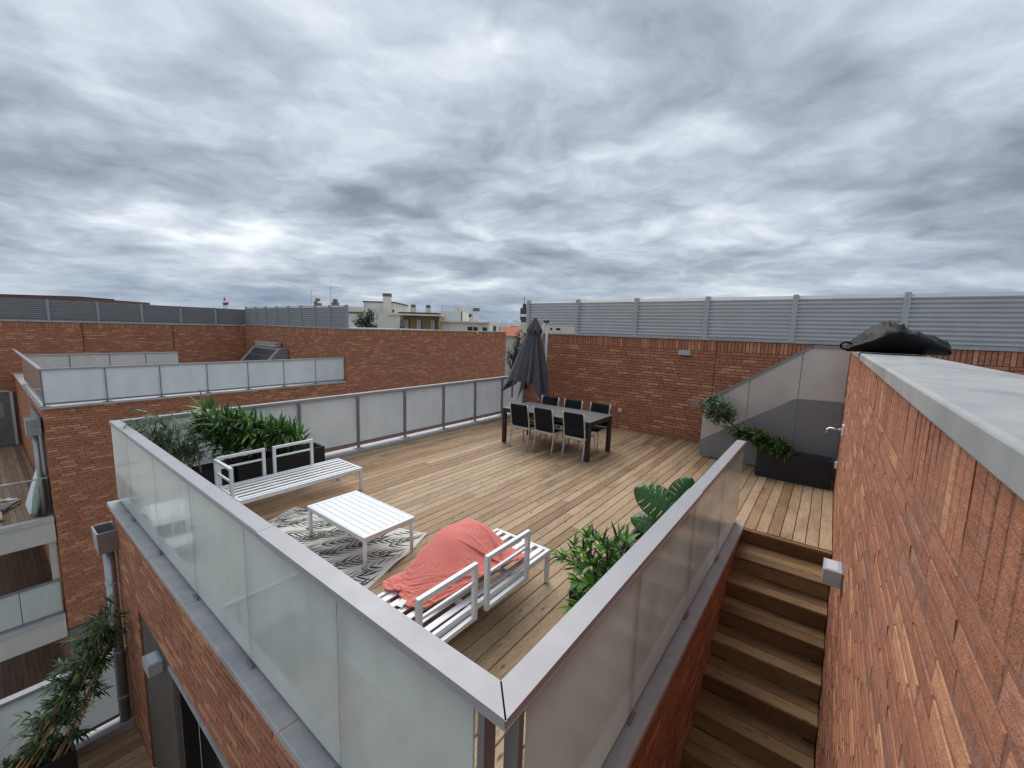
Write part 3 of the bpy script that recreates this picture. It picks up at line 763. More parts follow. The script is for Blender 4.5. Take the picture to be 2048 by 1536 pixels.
for (x, zz) in ((-0.43, 1.27), (-0.43, 1.20), (-0.43, 0.85), (-0.43, 0.64), (0.17, 1.25), (0.17, 0.9), (0.17, 0.3), (-1.35, 0.62), (-1.85, 0.28), (-1.8, 0.09)):
    part('rivet', MB().tube([(x, YP - 0.004, zz), (x, YP + 0.002, zz)], 0.007, 8), M_ALU, su)

# ------------------------------------------------------------------ small wall fittings
def wall_lamp(loc, rot, label, size=(0.20, 0.125, 0.12)):
    """up-and-down wall light, local -y is away from the wall"""
    t = thing('wall_lamp', label, 'lamp', (0, 0, 0), 'grey box wall lights'); L, D, H = size
    part('housing', MB().cbox(-L / 2, L / 2, -D, -0.012, -H / 2, H / 2, 0.003), M_LAMP, t)
    part('lens', MB().box(-L / 2 + 0.02, L / 2 - 0.02, -D + 0.02, -0.035, H / 2 + 0.0005, H / 2 + 0.003), M_LENS, t)
    part('back_plate', MB().box(-L / 2 - 0.004, L / 2 + 0.004, -0.0115, 0.0, -H / 2 - 0.006, H / 2 - 0.004), M_POST, t)
    t.location = loc; t.rotation_euler = (0, 0, rot); return t


wall_lamp((-2.62, YW - 0.004, 1.995), 0, 'small grey box lamp high on the far brick wall', (0.25, 0.12, 0.11))
wall_lamp((XW - 0.004, 3.84, 0.645), R(-90), 'grey box lamp with square lens on the tall brick wall above the stairs')
wall_lamp((-5.22, 0.944, -1.13), 0, 'grey box lamp on the bronze panel under the near railing', (0.22, 0.13, 0.13))


def socket(loc, rot, label, s=0.085):
    t = thing('power_socket', label, 'socket', (0, 0, 0), 'white outdoor sockets')
    part('cover', MB().cbox(-s / 2, s / 2, -0.035, 0, -s / 2, s / 2, 0.006), M_PVC, t)
    part('outlet', MB().tube([(0, -0.037, -0.003), (0, -0.034, -0.003)], 0.019, 14), M_BLACKP, t)
    t.location = loc; t.rotation_euler = (0, 0, rot)


socket((-4.07, YW - 0.004, 0.475), 0, 'white square socket on far brick wall right of the dining table')
socket((-6.49, YW - 0.004, 0.462), 0, 'white socket on far brick wall behind the umbrella')
socket((XW - 0.004, 8.15, 0.44), R(-90), 'white socket low on the tall brick wall beside the long planter', 0.10)
tp = thing('wall_tap', 'chrome garden tap on a white plate at the far end of the tall brick wall', 'tap', (0, 0, 0))
part('wall_plate', MB().cbox(-0.055, 0.055, -0.03, 0, -0.075, 0.075, 0.006), M_PVC, tp)
part('spout', MB().tube([(0, -0.03, 0), (0, -0.10, 0), (0, -0.16, 0.004), (0, -0.19, -0.02), (0, -0.20, -0.07)], 0.013, 10), M_CHROME, tp, smooth=True)
part('valve_handle', MB().tube([(0, -0.09, 0.0), (0, -0.09, 0.045)], 0.008, 8).cbox(-0.03, 0.03, -0.10, -0.08, 0.045, 0.06, 0.004), M_RED, tp)
tp.location = (XW - 0.004, 7.25, 1.16); tp.rotation_euler = (0, 0, R(-90))

# black cover left on the coping
def lumpy_bag():
    t = thing('barbecue_cover', 'crumpled shiny black vinyl cover lying on the grey wall coping', 'cover', (0.47, 5.45, 2.275))
    rs = random.Random(4); mb = MB(); nu, nv = 64, 26
    prof = [(0.0, 0.045), (0.06, 0.10), (0.18, 0.19), (0.33, 0.250), (0.46, 0.265), (0.53, 0.262), (0.58, 0.225), (0.68, 0.215), (0.78, 0.180), (0.90, 0.150), (0.97, 0.12), (1.0, 0.07)]
    def ph(s):
        for (a, b), (c, d) in zip(prof[:-1], prof[1:]):
            if s <= c:
                return b + (d - b) * (s - a) / (c - a)
        return prof[-1][1]
    for i in range(nu + 1):
        s = i / nu; H = ph(s); wdt = 0.06 + 0.28 * math.sin(math.pi * min(1, s * 0.92 + 0.05)) ** 0.7
        x = -0.37 + 0.72 * s
        for j in range(nv):
            th = 2 * math.pi * j / nv; c_, s_ = math.cos(th), math.sin(th)
            fold = 0.93 + 0.20 * (1 - abs(math.sin(2.5 * th + 4.5 * s))) ** 2 + 0.13 * (1 - abs(math.sin(4.0 * th - 7 * s + 1.3))) ** 3 + 0.05 * math.sin(15 * s + 3 * th)
            y = c_ * wdt * (0.85 + 0.15 * fold); z = max(0.0, H * (0.5 + 0.5 * s_) * (fold if s_ > -0.2 else 1) - (0.01 if s_ < -0.9 else 0))
            sag = 0.03 * math.sin(7 * s + 2 * c_)
            mb.v.append((0.47 + x, 5.45 + y - 0.10 * s, 2.279 + max(0, z + (sag if s_ > 0 else 0) * s_)))
    for i in range(nu):
        for j in range(nv):
            a = i * nv + j; b = i * nv + (j + 1) % nv; mb.f.append((a, b, b + nv, a + nv))
    mb.f.append(tuple(reversed(range(nv)))); mb.f.append(tuple(nu * nv + j for j in range(nv)))
    part('cover_body', mb, M_VINYL, t, smooth=True)
    part('pull_loop', MB().tube([(0.095 + 0.045 * math.cos(a), 5.40, 2.335 + 0.035 * math.sin(a)) for a in np.linspace(0.6, 5.6, 14)], 0.010, 8), M_VINYL, t, smooth=True)
    part('hem_strap', MB().bar((0.10, 5.35, 2.292), (0.30, 5.27, 2.286), 0.03, 0.012), M_VINYL, t)


lumpy_bag()

# ------------------------------------------------------------------ dining set
dt = thing('dining_table', 'long charcoal dining table with grey top by the end wall', 'table', (-4.4, 7.27, 0))
TX0, TX1, TY0, TY1, TZ = -5.43, -3.37, 6.77, 7.76, 0.755
part('table_top', MB().cbox(TX0, TX1, TY0, TY1, TZ - 0.022, TZ, 0.005), M_TABLETOP, dt)
part('apron', MB().box(TX0 + 0.02, TX1 - 0.02, TY0 + 0.015, TY0 + 0.04, TZ - 0.095, TZ - 0.024).box(TX0 + 0.02, TX1 - 0.02, TY1 - 0.04, TY1 - 0.015, TZ - 0.095, TZ - 0.024)
     .box(TX0 + 0.015, TX0 + 0.04, TY0 + 0.041, TY1 - 0.041, TZ - 0.095, TZ - 0.024).box(TX1 - 0.04, TX1 - 0.015, TY0 + 0.041, TY1 - 0.041, TZ - 0.095, TZ - 0.024), M_CHARCOAL, dt)
for x in (TX0 + 0.045, TX1 - 0.045):
    for y in (TY0 + 0.045, TY1 - 0.045):
        part('leg', MB().cbox(x - 0.042, x + 0.042, y - 0.042, y + 0.042, 0, TZ - 0.026, 0.014), M_CHARCOAL, dt)


def dining_chair():
    t = thing('dining_chair', '', 'chair', (0, 0, 0), 'black sling dining chairs'); W_ = 0.215
    for s_ in (-1, 1):
        x = s_ * W_
        part('rear_leg', MB().tube([(x, -0.265, 0), (x, -0.235, 0.16), (x, -0.205, 0.32), (x, -0.200, 0.44), (x, -0.222, 0.60), (x, -0.262, 0.80), (x, -0.285, 0.915)], 0.0135, 8), M_ALU, t, smooth=True)
        part('front_leg', MB().tube([(x, 0.235, 0), (x, 0.225, 0.25), (x, 0.215, 0.40), (x, 0.190, 0.435), (x, 0.10, 0.445), (x, -0.20, 0.42)], 0.0135, 8), M_ALU, t, smooth=True)
    part('seat_rail', MB().bar((-W_, -0.203, 0.425), (W_, -0.203, 0.425), 0.014, 0.042), M_ALU, t); part('top_bar', MB().bar((-W_, -0.272, 0.862), (W_, -0.272, 0.862), 0.012, 0.014), M_ALU, t)
    part('front_bar', MB().tube([(-W_, 0.20, 0.42), (W_, 0.20, 0.42)], 0.011), M_ALU, t)
    mb = MB(); n = 14
    for i in range(n + 1):
        k = i / n; z = 0.47 + (0.905 - 0.47) * k; y = -0.206 - 0.074 * k ** 1.1
        puff = 0.010 * abs(math.sin(math.pi * k * 3)); w_ = W_ - 0.014
        mb.v += [(-w_, y - 0.006 - puff * .3, z), (0, y - 0.008 - puff, z), (w_, y - 0.006 - puff * .3, z), (w_, y + 0.007, z), (0, y + 0.010 + puff * 0.5, z), (-w_, y + 0.007, z)]
    for i in range(n):
        for j in range(6):
            a = 6 * i + j; b = 6 * i + (j + 1) % 6; mb.f.append((a, b, b + 6, a + 6))
    mb.f.append((5, 4, 3, 2, 1, 0)); mb.f.append(tuple(6 * n + j for j in range(6)))
    part('backrest', mb, M_SLING, t)
    mb = MB(); n = 10
    for i in range(n + 1):
        k = i / n; y = -0.185 + 0.385 * k; z = 0.432 + 0.018 * math.sin(math.pi * k) + (0.0 if k < .9 else -0.01)
        w_ = W_ - 0.010
        mb.v += [(-w_, y, z), (0, y, z - 0.018), (w_, y, z), (w_, y, z + 0.014), (0, y, z - 0.002), (-w_, y, z + 0.014)]
    for i in range(n):
        for j in range(6):
            a = 6 * i + j; b = 6 * i + (j + 1) % 6; mb.f.append((a, b, b + 6, a + 6))
    mb.f.append((5, 4, 3, 2, 1, 0)); mb.f.append(tuple(6 * n + j for j in range(6)))
    part('seat', mb, M_SLING, t)
    return t


ch0 = dining_chair()
spots = [(-4.885, 6.900, 1, 'near-side dining chair closest to the umbrella'), (-4.285, 6.885, -1.5, 'middle dining chair on the near side of the table'),
         (-3.655, 6.930, 0.5, 'near-side dining chair at the table end by the stairs'),
         (-4.955, 7.655, 181, 'far-side dining chair closest to the umbrella'), (-4.375, 7.66, 179, 'middle dining chair on the far side of the table'),
         (-3.735, 7.665, 180.5, 'far-side dining chair nearest the wall socket')]
for i, (x, y, a, lab) in enumerate(spots):
    c = ch0 if i == 0 else copy_tree(ch0)
    c.location = (x, y, 0.001); c.rotation_euler = (0, 0, R(a)); c['label'] = lab + ', black sling with silver frame'

# ------------------------------------------------------------------ closed umbrella
def umbrella():
    PX, PY = -5.68, 8.75
    t = thing('parasol', 'closed slate grey cantilever parasol with silver mast in the far corner', 'parasol', (PX, PY, 0))
    part('mast', MB().tube([(PX, PY, 0.05), (PX + 0.006, PY, 1.4), (PX + 0.015, PY, 2.60)], 0.033, 14), M_ALU, t, smooth=True)
    part('mast_cap', MB().cbox(PX - 0.065, PX + 0.055, PY - 0.05, PY + 0.05, 2.585, 2.645, 0.01), M_BLACKP, t)
    part('arm', MB().tube([(PX - 0.03, PY - 0.03, 2.56), (PX - 0.14, PY - 0.10, 1.90)], 0.020, 10), M_ALU, t, smooth=True)
    part('arm_joint', MB().cbox(PX - 0.175, PX - 0.105, PY - 0.135, PY - 0.065, 1.80, 1.90, 0.015), M_BLACKP, t)
    cr = part('crank_housing', MB().cbox(PX - 0.06, PX + 0.075, PY - 0.075, PY + 0.05, 0.80, 0.97, 0.03), M_BLACKP, t)
    part('crank_handle', MB().tube([(PX - 0.03, PY - 0.075, 0.93), (PX - 0.07, PY - 0.13, 0.98), (PX - 0.10, PY - 0.13, 1.08)], 0.012, 8), M_BLACKP, cr, smooth=True)
    part('cross_base', MB().box(PX - 0.5, PX + 0.5, PY - 0.04, PY + 0.04, 0.004, 0.05).box(PX - 0.04, PX + 0.04, PY - 0.5, PY - 0.041, 0.004, 0.05).box(PX - 0.04, PX + 0.04, PY + 0.041, PY + 0.5, 0.004, 0.05), M_CHARCOAL, t)
    # canopy: eight pleats hanging from the crown, hem lifted between the rib ends
    cx, cy, zt = -5.93, 8.62, 2.66; nth, nz = 128, 30; rs = random.Random(2); mb = MB()
    # direction of each pleat tip at the hem: (angle, radius, lowest z)
    tips = [(180, 1.02, 0.74), (212, 0.62, 0.92), (246, 0.50, 0.60), (288, 0.42, 1.0), (325, 0.60, 0.66), (8, 0.74, 0.60), (62, 0.50, 0.75), (125, 0.62, 0.78)]
    def hem(th):
        """radius and height of the hem for an angle"""
        best = None
        for i, (a, r_, z_) in enumerate(tips):
            b = tips[(i + 1) % len(tips)]; a1 = b[0] + (360 if b[0] < a else 0); tt = th if th >= a else th + 360
            if a <= tt <= a1:
                k = (tt - a) / (a1 - a); e = 4 * k * (1 - k)
                return (r_ * (1 - k) + b[1] * k) * (1 - 0.50 * e), (z_ * (1 - k) + b[2] * k) + 0.30 * e ** 1.3
        return 0.5, 0.9
    for i in range(nz + 1):
        k = i / nz
        for j in range(nth):
            th = 360.0 * j / nth; r_, z_ = hem(th)
            zz = zt + (z_ - zt) * k
            rad = 0.045 + (r_ - 0.045) * (k ** 0.92) * (0.86 + 0.14 * k)
            rad *= 1 + (0.09 * math.sin(math.radians(th) * 11 + 3 * k) + 0.05 * math.sin(math.radians(th) * 23 - 5 * k)) * min(1, 2.5 * k)
            lx = -0.10 * k
            mb.v.append((cx + lx + rad * math.cos(math.radians(th)), cy + rad * math.sin(math.radians(th)) * 0.62, zz))
    for i in range(nz):
        for j in range(nth):
            a = i * nth + j; b = i * nth + (j + 1) % nth; mb.f.append((a, a + nth, b + nth, b))
    mb.f.append(tuple(range(nth)))
    part('canopy', mb, M_CANOPY, t, smooth=True)
    # crown flap with pointed scallops
    mb = MB(); nth = 96
    for i in range(9):
        k = i / 8
        for j in range(nth):
            th = 2 * math.pi * j / nth; sc = abs(math.sin(th * 4 + 0.5)); zz = 2.672 - (0.26 + 0.11 * sc) * k
            rad = 0.05 + 0.145 * k * (1 + 0.16 * math.cos(th * 8))
            mb.v.append((cx - 0.02 * k + rad * math.cos(th), cy + rad * math.sin(th) * 0.8, zz))
    for i in range(8):
        for j in range(nth):
            a = i * nth + j; b = i * nth + (j + 1) % nth; mb.f.append((a, a + nth, b + nth, b))
    mb.f.append(tuple(range(nth)))
    part('crown_flap', mb, M_CANOPY, t, smooth=True)
    part('crown_cap', MB().tube([(cx, cy, 2.665), (cx, cy, 2.69)], 0.045, 14), M_BLACKP, t)
    part('strap', MB().bar((-6.42, 8.40, 1.0), (-6.40, 8.38, 0.66), 0.05, 0.008, (0, 1, 0)), M_CANOPY, t)


umbrella()

# ------------------------------------------------------------------ lounge benches
def bench(label, arm, backs=(-0.77, -0.115)):
    """long bench, local x across (front at +x), y along; backrests at -x"""
    t = thing('lounge_bench', label, 'bench', (0, 0, 0), 'white metal lounge benches'); D, L, Z = 0.33, 0.80, 0.335
    fr = MB()
    fr.box(-D, -D + 0.035, -L, L, Z - 0.055, Z); fr.box(D - 0.035, D, -L, L, Z - 0.055, Z)
    fr.box(-D + 0.036, D - 0.036, -L, -L + 0.035, Z - 0.055, Z - 0.0005); fr.box(-D + 0.036, D - 0.036, L - 0.035, L, Z - 0.055, Z - 0.0005)
    part('seat_frame', fr, M_WHITE, t, bevel=0.006)
    for y in (-0.27, 0.27):
        part('cross_bar', MB().box(-D + 0.036, D - 0.036, y - 0.018, y + 0.018, Z - 0.05, Z - 0.018), M_WHITE, t)
    n = 6; g = (2 * D - 0.07) / n
    for i in range(n):
        c = -D + 0.035 + g * (i + 0.5)
        part('slat', MB().cbox(c - 0.027, c + 0.027, -L + 0.036, L - 0.036, Z - 0.011, Z - 0.002, 0.002), M_WHITE, t)
    for x in (-D + 0.02, D - 0.02):
        for y in (-L + 0.02, L - 0.02):
            part('leg', MB().cbox(x - 0.0195, x + 0.0195, y - 0.0195, y + 0.0195, 0, Z - 0.056, 0.004), M_WHITE, t)
    xb = -D - 0.032
    for y0 in backs:
        b = MB(); y1 = y0 + 0.52
        for y in (y0, y1):
            b.box(xb - 0.018, xb + 0.018, y - 0.018, y + 0.018, Z - 0.075, 0.705)
        b.box(xb - 0.0175, xb + 0.0175, y0 + 0.0185, y1 - 0.0185, 0.670, 0.7045)
        b.box(xb - 0.011, xb + 0.011, y0 + 0.0185, y1 - 0.0185, 0.545, 0.568)
        b.box(xb - 0.0175, xb + 0.0175, y0 + 0.0185, y1 - 0.0185, Z - 0.0745, Z - 0.04)
        part('backrest', b, M_WHITE, t, bevel=0.003)
    if arm:
        b = MB(); y = -L - 0.022
        for x in (-0.29, 0.20):
            b.box(x - 0.02, x + 0.02, y - 0.018, y + 0.018, Z - 0.075, 0.705)
        b.box(-0.2695, 0.1795, y - 0.0175, y + 0.0175, 0.672, 0.7045); b.box(-0.2695, 0.1795, y - 0.011, y + 0.011, 0.52, 0.545); b.box(-0.2695, 0.1795, y - 0.0175, y + 0.0175, Z - 0.074, Z - 0.04)
        part('armrest', b, M_WHITE, t, bevel=0.003)
    for y in (-0.6, -0.27, 0.27, 0.6):
        part('bolt', MB().tube([(D - 0.002, y, Z - 0.03), (D + 0.0015, y, Z - 0.03)], 0.006, 8), M_BLACKP, t)
    return t


b1 = bench('white slatted metal bench with armrest in front of the black planter', True); b1.location = (-5.59, 2.55, 0.001)
b2 = bench('white slatted metal bench half covered by the coral cloth', False, (0.30, -0.36)); b2.location = (-2.265, 2.41, 0.001); b2.rotation_euler = (0, 0, R(180))

# coffee table
ct = thing('coffee_table', 'low white slatted metal coffee table standing on the leaf rug', 'table', (-3.93, 2.46, 0))
cx0, cx1, cy0, cy1, cz = -4.485, -3.375, 2.150, 2.765, 0.372
n = 8; fw = 0.045; g = (cy1 - cy0 - 0.03) / n
part('table_frame', MB().box(cx0, cx0 + fw, cy0, cy1, cz - 0.022, cz).box(cx1 - fw, cx1, cy0, cy1, cz - 0.022, cz).box(cx0 + fw, cx1 - fw, cy0, cy0 + 0.014, cz - 0.022, cz - 0.0003).box(cx0 + fw, cx1 - fw, cy1 - 0.014, cy1, cz - 0.022, cz - 0.0003), M_WHITE, ct, bevel=0.002)
for i in range(n):
    a = cy0 + 0.015 + g * i
    part('slat', MB().cbox(cx0 + fw + 0.002, cx1 - fw - 0.002, a + 0.0022, a + g - 0.0022, cz - 0.018, cz - 0.0005, 0.002), M_WHITE, ct)
part('apron', MB().box(cx0 + 0.01, cx1 - 0.01, cy0 + 0.012, cy0 + 0.03, cz - 0.058, cz - 0.0225).box(cx0 + 0.01, cx1 - 0.01, cy1 - 0.03, cy1 - 0.012, cz - 0.058, cz - 0.0225)
     .box(cx0 + 0.012, cx0 + 0.03, cy0 + 0.031, cy1 - 0.031, cz - 0.058, cz - 0.0225).box(cx1 - 0.03, cx1 - 0.012, cy0 + 0.031, cy1 - 0.031, cz - 0.058, cz - 0.0225), M_WHITE, ct)
for x in (cx0 + 0.026, cx1 - 0.026):
    for y in (cy0 + 0.026, cy1 - 0.026):
        part('leg', MB().tube([(x, y, 0.010), (x, y, cz - 0.024)], 0.020, 12), M_WHITE, ct, smooth=True)

# rug with printed palm fronds
def rug():
    ang = R(20); c0 = Vector((-4.19, 2.07)); e1 = Vector((math.cos(ang), math.sin(ang))); e2 = Vector((-math.sin(ang), math.cos(ang)))
    HL, HW = 0.98, 0.72
    t = thing('rug', 'cream rug with black and grey palm leaf pattern under the coffee table', 'rug', (c0.x, c0.y, 0.0))
    def z(a, b):
        return 0.0105 + 0.003 * math.sin(5 * a + 2 * b) + 0.0025 * math.sin(9 * b + 1) + 0.018 * max(0, (a - 0.80) / 0.18) ** 2 * max(0.0, math.sin(8 * b + 1.2))
    def P(a, b, dz=0):
        q = c0 + e1 * a + e2 * b; return (q.x, q.y, z(a, b) + dz)
    mb = MB(); na, nb = 56, 40
    def edge(i, j):
        a = -HL + 2 * HL * i / na; b = -HW + 2 * HW * j / nb; return a + 0.012 * math.sin(6 * b), b + 0.012 * math.sin(5 * a)
    for dz in (0.0, -0.004):
        for i in range(na + 1):
            for j in range(nb + 1):
                mb.v.append(P(*edge(i, j), dz))
    n0 = (na + 1) * (nb + 1); I = lambda i, j: i * (nb + 1) + j
    for i in range(na):
        for j in range(nb):
            q = (I(i, j), I(i + 1, j), I(i + 1, j + 1), I(i, j + 1)); mb.f.append(q); mb.f.append(tuple(n0 + x for x in reversed(q)))
    rim = [I(i, 0) for i in range(na + 1)] + [I(na, j) for j in range(1, nb + 1)] + [I(i, nb) for i in range(na - 1, -1, -1)] + [I(0, j) for j in range(nb - 1, 0, -1)]
    for a, b in zip(rim, rim[1:] + rim[:1]):
        mb.f.append((a, n0 + a, n0 + b, b))
    part('pile', mb, M_RUG, t, smooth=True)
    rs = random.Random(12); dark, grey = MB(), MB()
    def leaflet(mb, a, b, th, L, w, dz, curve):
        pts = []; n_ = 7
        for i in range(n_ + 1):
            k = i / n_; tt = th + curve * k; a2 = a + L * k * math.cos(th + curve * k * .5); b2 = b + L * k * math.sin(th + curve * k * .5)
            ww = w * math.sin(math.pi * (0.06 + 0.94 * k) ** 0.7) * (1 + 0.25 * math.sin(40 * k + a * 20)) * 0.5
            pts.append((a2, b2, tt, max(0.0006, ww)))
        if any(abs(p[0]) > HL - 0.02 or abs(p[1]) > HW - 0.02 for p in pts):
            return
        b0 = len(mb.v)
        for p in pts:
            nx, ny = -math.sin(p[2]) * p[3], math.cos(p[2]) * p[3]
            mb.v += [P(p[0] + nx, p[1] + ny, dz), P(p[0] - nx, p[1] - ny, dz)]
        for i in range(n_):
            q = b0 + 2 * i; mb.f.append((q, q + 1, q + 3, q + 2))
    for row in range(7):
        for colm in range(8):
            a = -HL - 0.14 + 0.285 * colm + rs.uniform(-.02, .02) + 0.14 * (row % 2); b = -HW - 0.14 + 0.24 * row + rs.uniform(-.02, .02)
            th = R((36, 58, 22, 48)[(row + colm) % 4] + rs.uniform(-8, 8)); L = rs.uniform(0.36, 0.46); wide = (row + 2 * colm) % 3 == 0
            for k in range(7):
                q = k / 6; ca, cb = a + L * q * math.cos(th), b + L * q * math.sin(th)
                for s_ in (-1, 1):
                    lt = th + s_ * R(44 - 18 * q); mbx = grey if (wide and s_ > 0) or rs.random() < 0.12 else dark
                    leaflet(mbx, ca, cb, lt, (0.21 if not wide else 0.16) * (1 - 0.45 * abs(q - .4)), rs.uniform(0.015, 0.021) if not wide else rs.uniform(0.020, 0.030), 0.0016 if mbx is dark else 0.0010, s_ * -0.25)
            leaflet(dark, a, b, th, L, 0.009, 0.0022, 0.1)
    part('leaf_print', dark, M_RUGD, t, label='black palm leaflets printed on the rug', kind='stuff'); part('leaf_print', grey, M_RUGG, t, label='grey palm leaflets printed on the rug', kind='stuff')


rug()

# coral cloth thrown over cushions on the bench: let a sheet fall on the cushions and keep where it comes to rest
def cloth():
    t = thing('cloth', 'rumpled coral cotton cover spread over the cushions on the bench', 'cloth', (-2.3, 2.3, 0.35)); tmp = []
    def block(x0, x1, y0, y1, z0, z1, zr=None):
        zr = z1 if zr is None else zr; me = bpy.data.meshes.new('rest')
        me.from_pydata([(x0, y0, z0), (x1, y0, z0), (x1, y1, z0), (x0, y1, z0), (x0, y0, z1), (x1, y0, zr), (x1, y1, zr), (x0, y1, z1)], [], [(0, 3, 2, 1), (4, 5, 6, 7), (0, 1, 5, 4), (1, 2, 6, 5), (2, 3, 7, 6), (3, 0, 4, 7)])
        me.update(); o = bpy.data.objects.new('rest', me); COL.objects.link(o); o.modifiers.new('hit', 'COLLISION'); o.collision.thickness_outer = 0.012; o.collision.cloth_friction = 30; tmp.append(o)
    block(-2.60, -1.935, 1.61, 3.21, 0.25, 0.335)
    gm = bpy.data.meshes.new('rest'); gv = []; n_ = 36
    def sm(a, b, x):
        k = min(1, max(0, (x - a) / (b - a))); return k * k * (3 - 2 * k)
    for i in range(n_ + 1):
        for j in range(n_ + 1):
            x = -2.66 + 0.70 * i / n_; y = 1.86 + 1.04 * j / n_
            hgt = 0.265 * sm(1.88, 2.42, y + 0.25 * (x + 2.55)) * (1 - sm(2.74, 2.90, y)) * sm(-2.66, -2.58, x) * (1 - 0.68 * sm(-2.50, -1.98, x) ** 1.2)
            gv.append((x, y, 0.336 + hgt + 0.012 * math.sin(16 * y + 5 * x) * hgt * 4))
    gm.from_pydata(gv, [], [(i * (n_ + 1) + j, (i + 1) * (n_ + 1) + j, (i + 1) * (n_ + 1) + j + 1, i * (n_ + 1) + j + 1) for i in range(n_) for j in range(n_)]); gm.update()
    g = bpy.data.objects.new('rest', gm); COL.objects.link(g); g.modifiers.new('hit', 'COLLISION'); g.collision.thickness_outer = 0.012; g.collision.cloth_friction = 30; tmp.append(g)
    block(-1.92, -1.88, 1.58, 3.00, 0.2, 0.90)
    nx, ny, W_, L_ = 92, 104, 1.08, 1.33; vs = []
    for i in range(nx + 1):
        for j in range(ny + 1):
            a = -W_ / 2 + W_ * i / nx; b = -L_ / 2 + L_ * j / ny
            vs.append((-2.42 + a + 0.16 * min(0.0, b), 2.415 + b - 0.10 * a * (b < 0) * abs(b), 0.70 + 0.02 * math.sin(9 * a + 4 * b) + 0.015 * math.sin(14 * b - 3 * a)))
    I = lambda i, j: i * (ny + 1) + j
    fs = [(I(i, j), I(i + 1, j), I(i + 1, j + 1), I(i, j + 1)) for i in range(nx) for j in range(ny)]
    me = bpy.data.meshes.new('falling'); me.from_pydata(vs, [], fs); me.update(); o = bpy.data.objects.new('falling', me); COL.objects.link(o); tmp.append(o)
    m = o.modifiers.new('cloth', 'CLOTH'); s = m.settings
    s.quality = 6; s.mass = 0.25; s.tension_stiffness = 18; s.compression_stiffness = 18; s.shear_stiffness = 6; s.bending_stiffness = 0.22; s.air_damping = 1.5; s.shrink_min = -0.09
    cs = m.collision_settings; cs.distance_min = 0.006; cs.collision_quality = 3; cs.use_self_collision = False
    m.point_cache.frame_start = 1; m.point_cache.frame_end = 60
    for f in range(1, 46):
        S.frame_set(f)
    ev = o.evaluated_get(bpy.context.evaluated_depsgraph_get()); mb = MB(); mb.v = [tuple(v.co) for v in ev.data.vertices]; mb.f = fs
    for q in tmp:
        bpy.data.objects.remove(q, do_unlink=True)
    S.frame_set(1)
    sh = part('cover_sheet', mb, M_CORAL, t, smooth=True)
    so_ = sh.modifiers.new('thickness', 'SOLIDIFY'); so_.thickness = 0.004; so_.offset = 1
    sub = sh.modifiers.new('smooth', 'SUBSURF'); sub.levels = 1; sub.render_levels = 1
    # hem line stitched round the edge, care tag on the near edge
    near = [I(i, 0) for i in range(nx + 1)]; k = min(near, key=lambda q: abs(mb.v[q][0] + 2.36)); p = Vector(mb.v[k])
    part('care_tag', MB().bar(p + Vector((0, 0.012, 0.012)), p + Vector((0.012, -0.045, -0.006)), 0.05, 0.003), M_PVC, t)


cloth()

# ------------------------------------------------------------------ planters
def planter(x0, x1, y0, y1, z0, h, label, soil=0.10, group='black planter boxes'):
    t = thing('planter', label, 'planter', ((x0 + x1) / 2, (y0 + y1) / 2, z0), group); w_ = 0.022
    b = MB(); z1 = z0 + h
    b.box(x0, x0 + w_, y0, y1, z0, z1); b.box(x1 - w_, x1, y0, y1, z0, z1); b.box(x0 + w_, x1 - w_, y0, y0 + w_, z0, z1 - 0.0004); b.box(x0 + w_, x1 - w_, y1 - w_, y1, z0, z1 - 0.0004)
    part('wall', b, M_PLANTER, t)
    i_ = MB(); e = w_ + 0.001
    i_.box(x0 + e, x0 + e + 0.006, y0 + e, y1 - e, z0 + 0.1, z1 - 0.004); i_.box(x1 - e - 0.006, x1 - e, y0 + e, y1 - e, z0 + 0.1, z1 - 0.004)
    i_.box(x0 + e + 0.0065, x1 - e - 0.0065, y0 + e, y0 + e + 0.006, z0 + 0.1, z1 - 0.0045); i_.box(x0 + e + 0.0065, x1 - e - 0.0065, y1 - e - 0.006, y1 - e, z0 + 0.1, z1 - 0.0045)
    part('liner', i_, M_PLANTIN, t)
    part('soil', MB().box(x0 + e + 0.007, x1 - e - 0.007, y0 + e + 0.007, y1 - e - 0.007, z0 + 0.02, z1 - soil), M_SOIL, t)
    return t


planter(-6.66, -6.30, 2.10, 3.34, 0.001, 0.45, 'long black planter behind the white bench with armrest')
planter(-6.70, -6.34, 1.20, 2.08, 0.001, 0.43, 'black planter in the corner holding the tan bamboo canes')
pr = planter(-0.87, 0.165, 8.17, 8.56, 0.001, 0.45, 'long black planter against the grey stair panel', 0.14)
part('price_sticker', MB().add([(-0.05, 8.1940, 0.438), (0.02, 8.1940, 0.434), (0.02, 8.1955, 0.410), (-0.05, 8.1955, 0.414)], [(0, 1, 2, 3)]), M_PVC, pr)
planter(-1.40, -0.98, 2.62, 3.68, 0.001, 0.45, 'black planter with bright green bamboo beside the stair-side railing', 0.12)
planter(-1.40, -0.98, 3.70, 4.25, 0.001, 0.45, 'black planter with the monstera beside the stair-side railing', 0.12)
planter(-6.62, -6.28, -0.45, 0.345, -3.0, 0.56, 'black planter on the lower terrace holding leaning bamboo', 0.1)
planter(-6.75, -6.15, -1.02, -0.48, -3.0, 0.55, 'square dark planter on the lower terrace by the corner of the railing', 0.06)

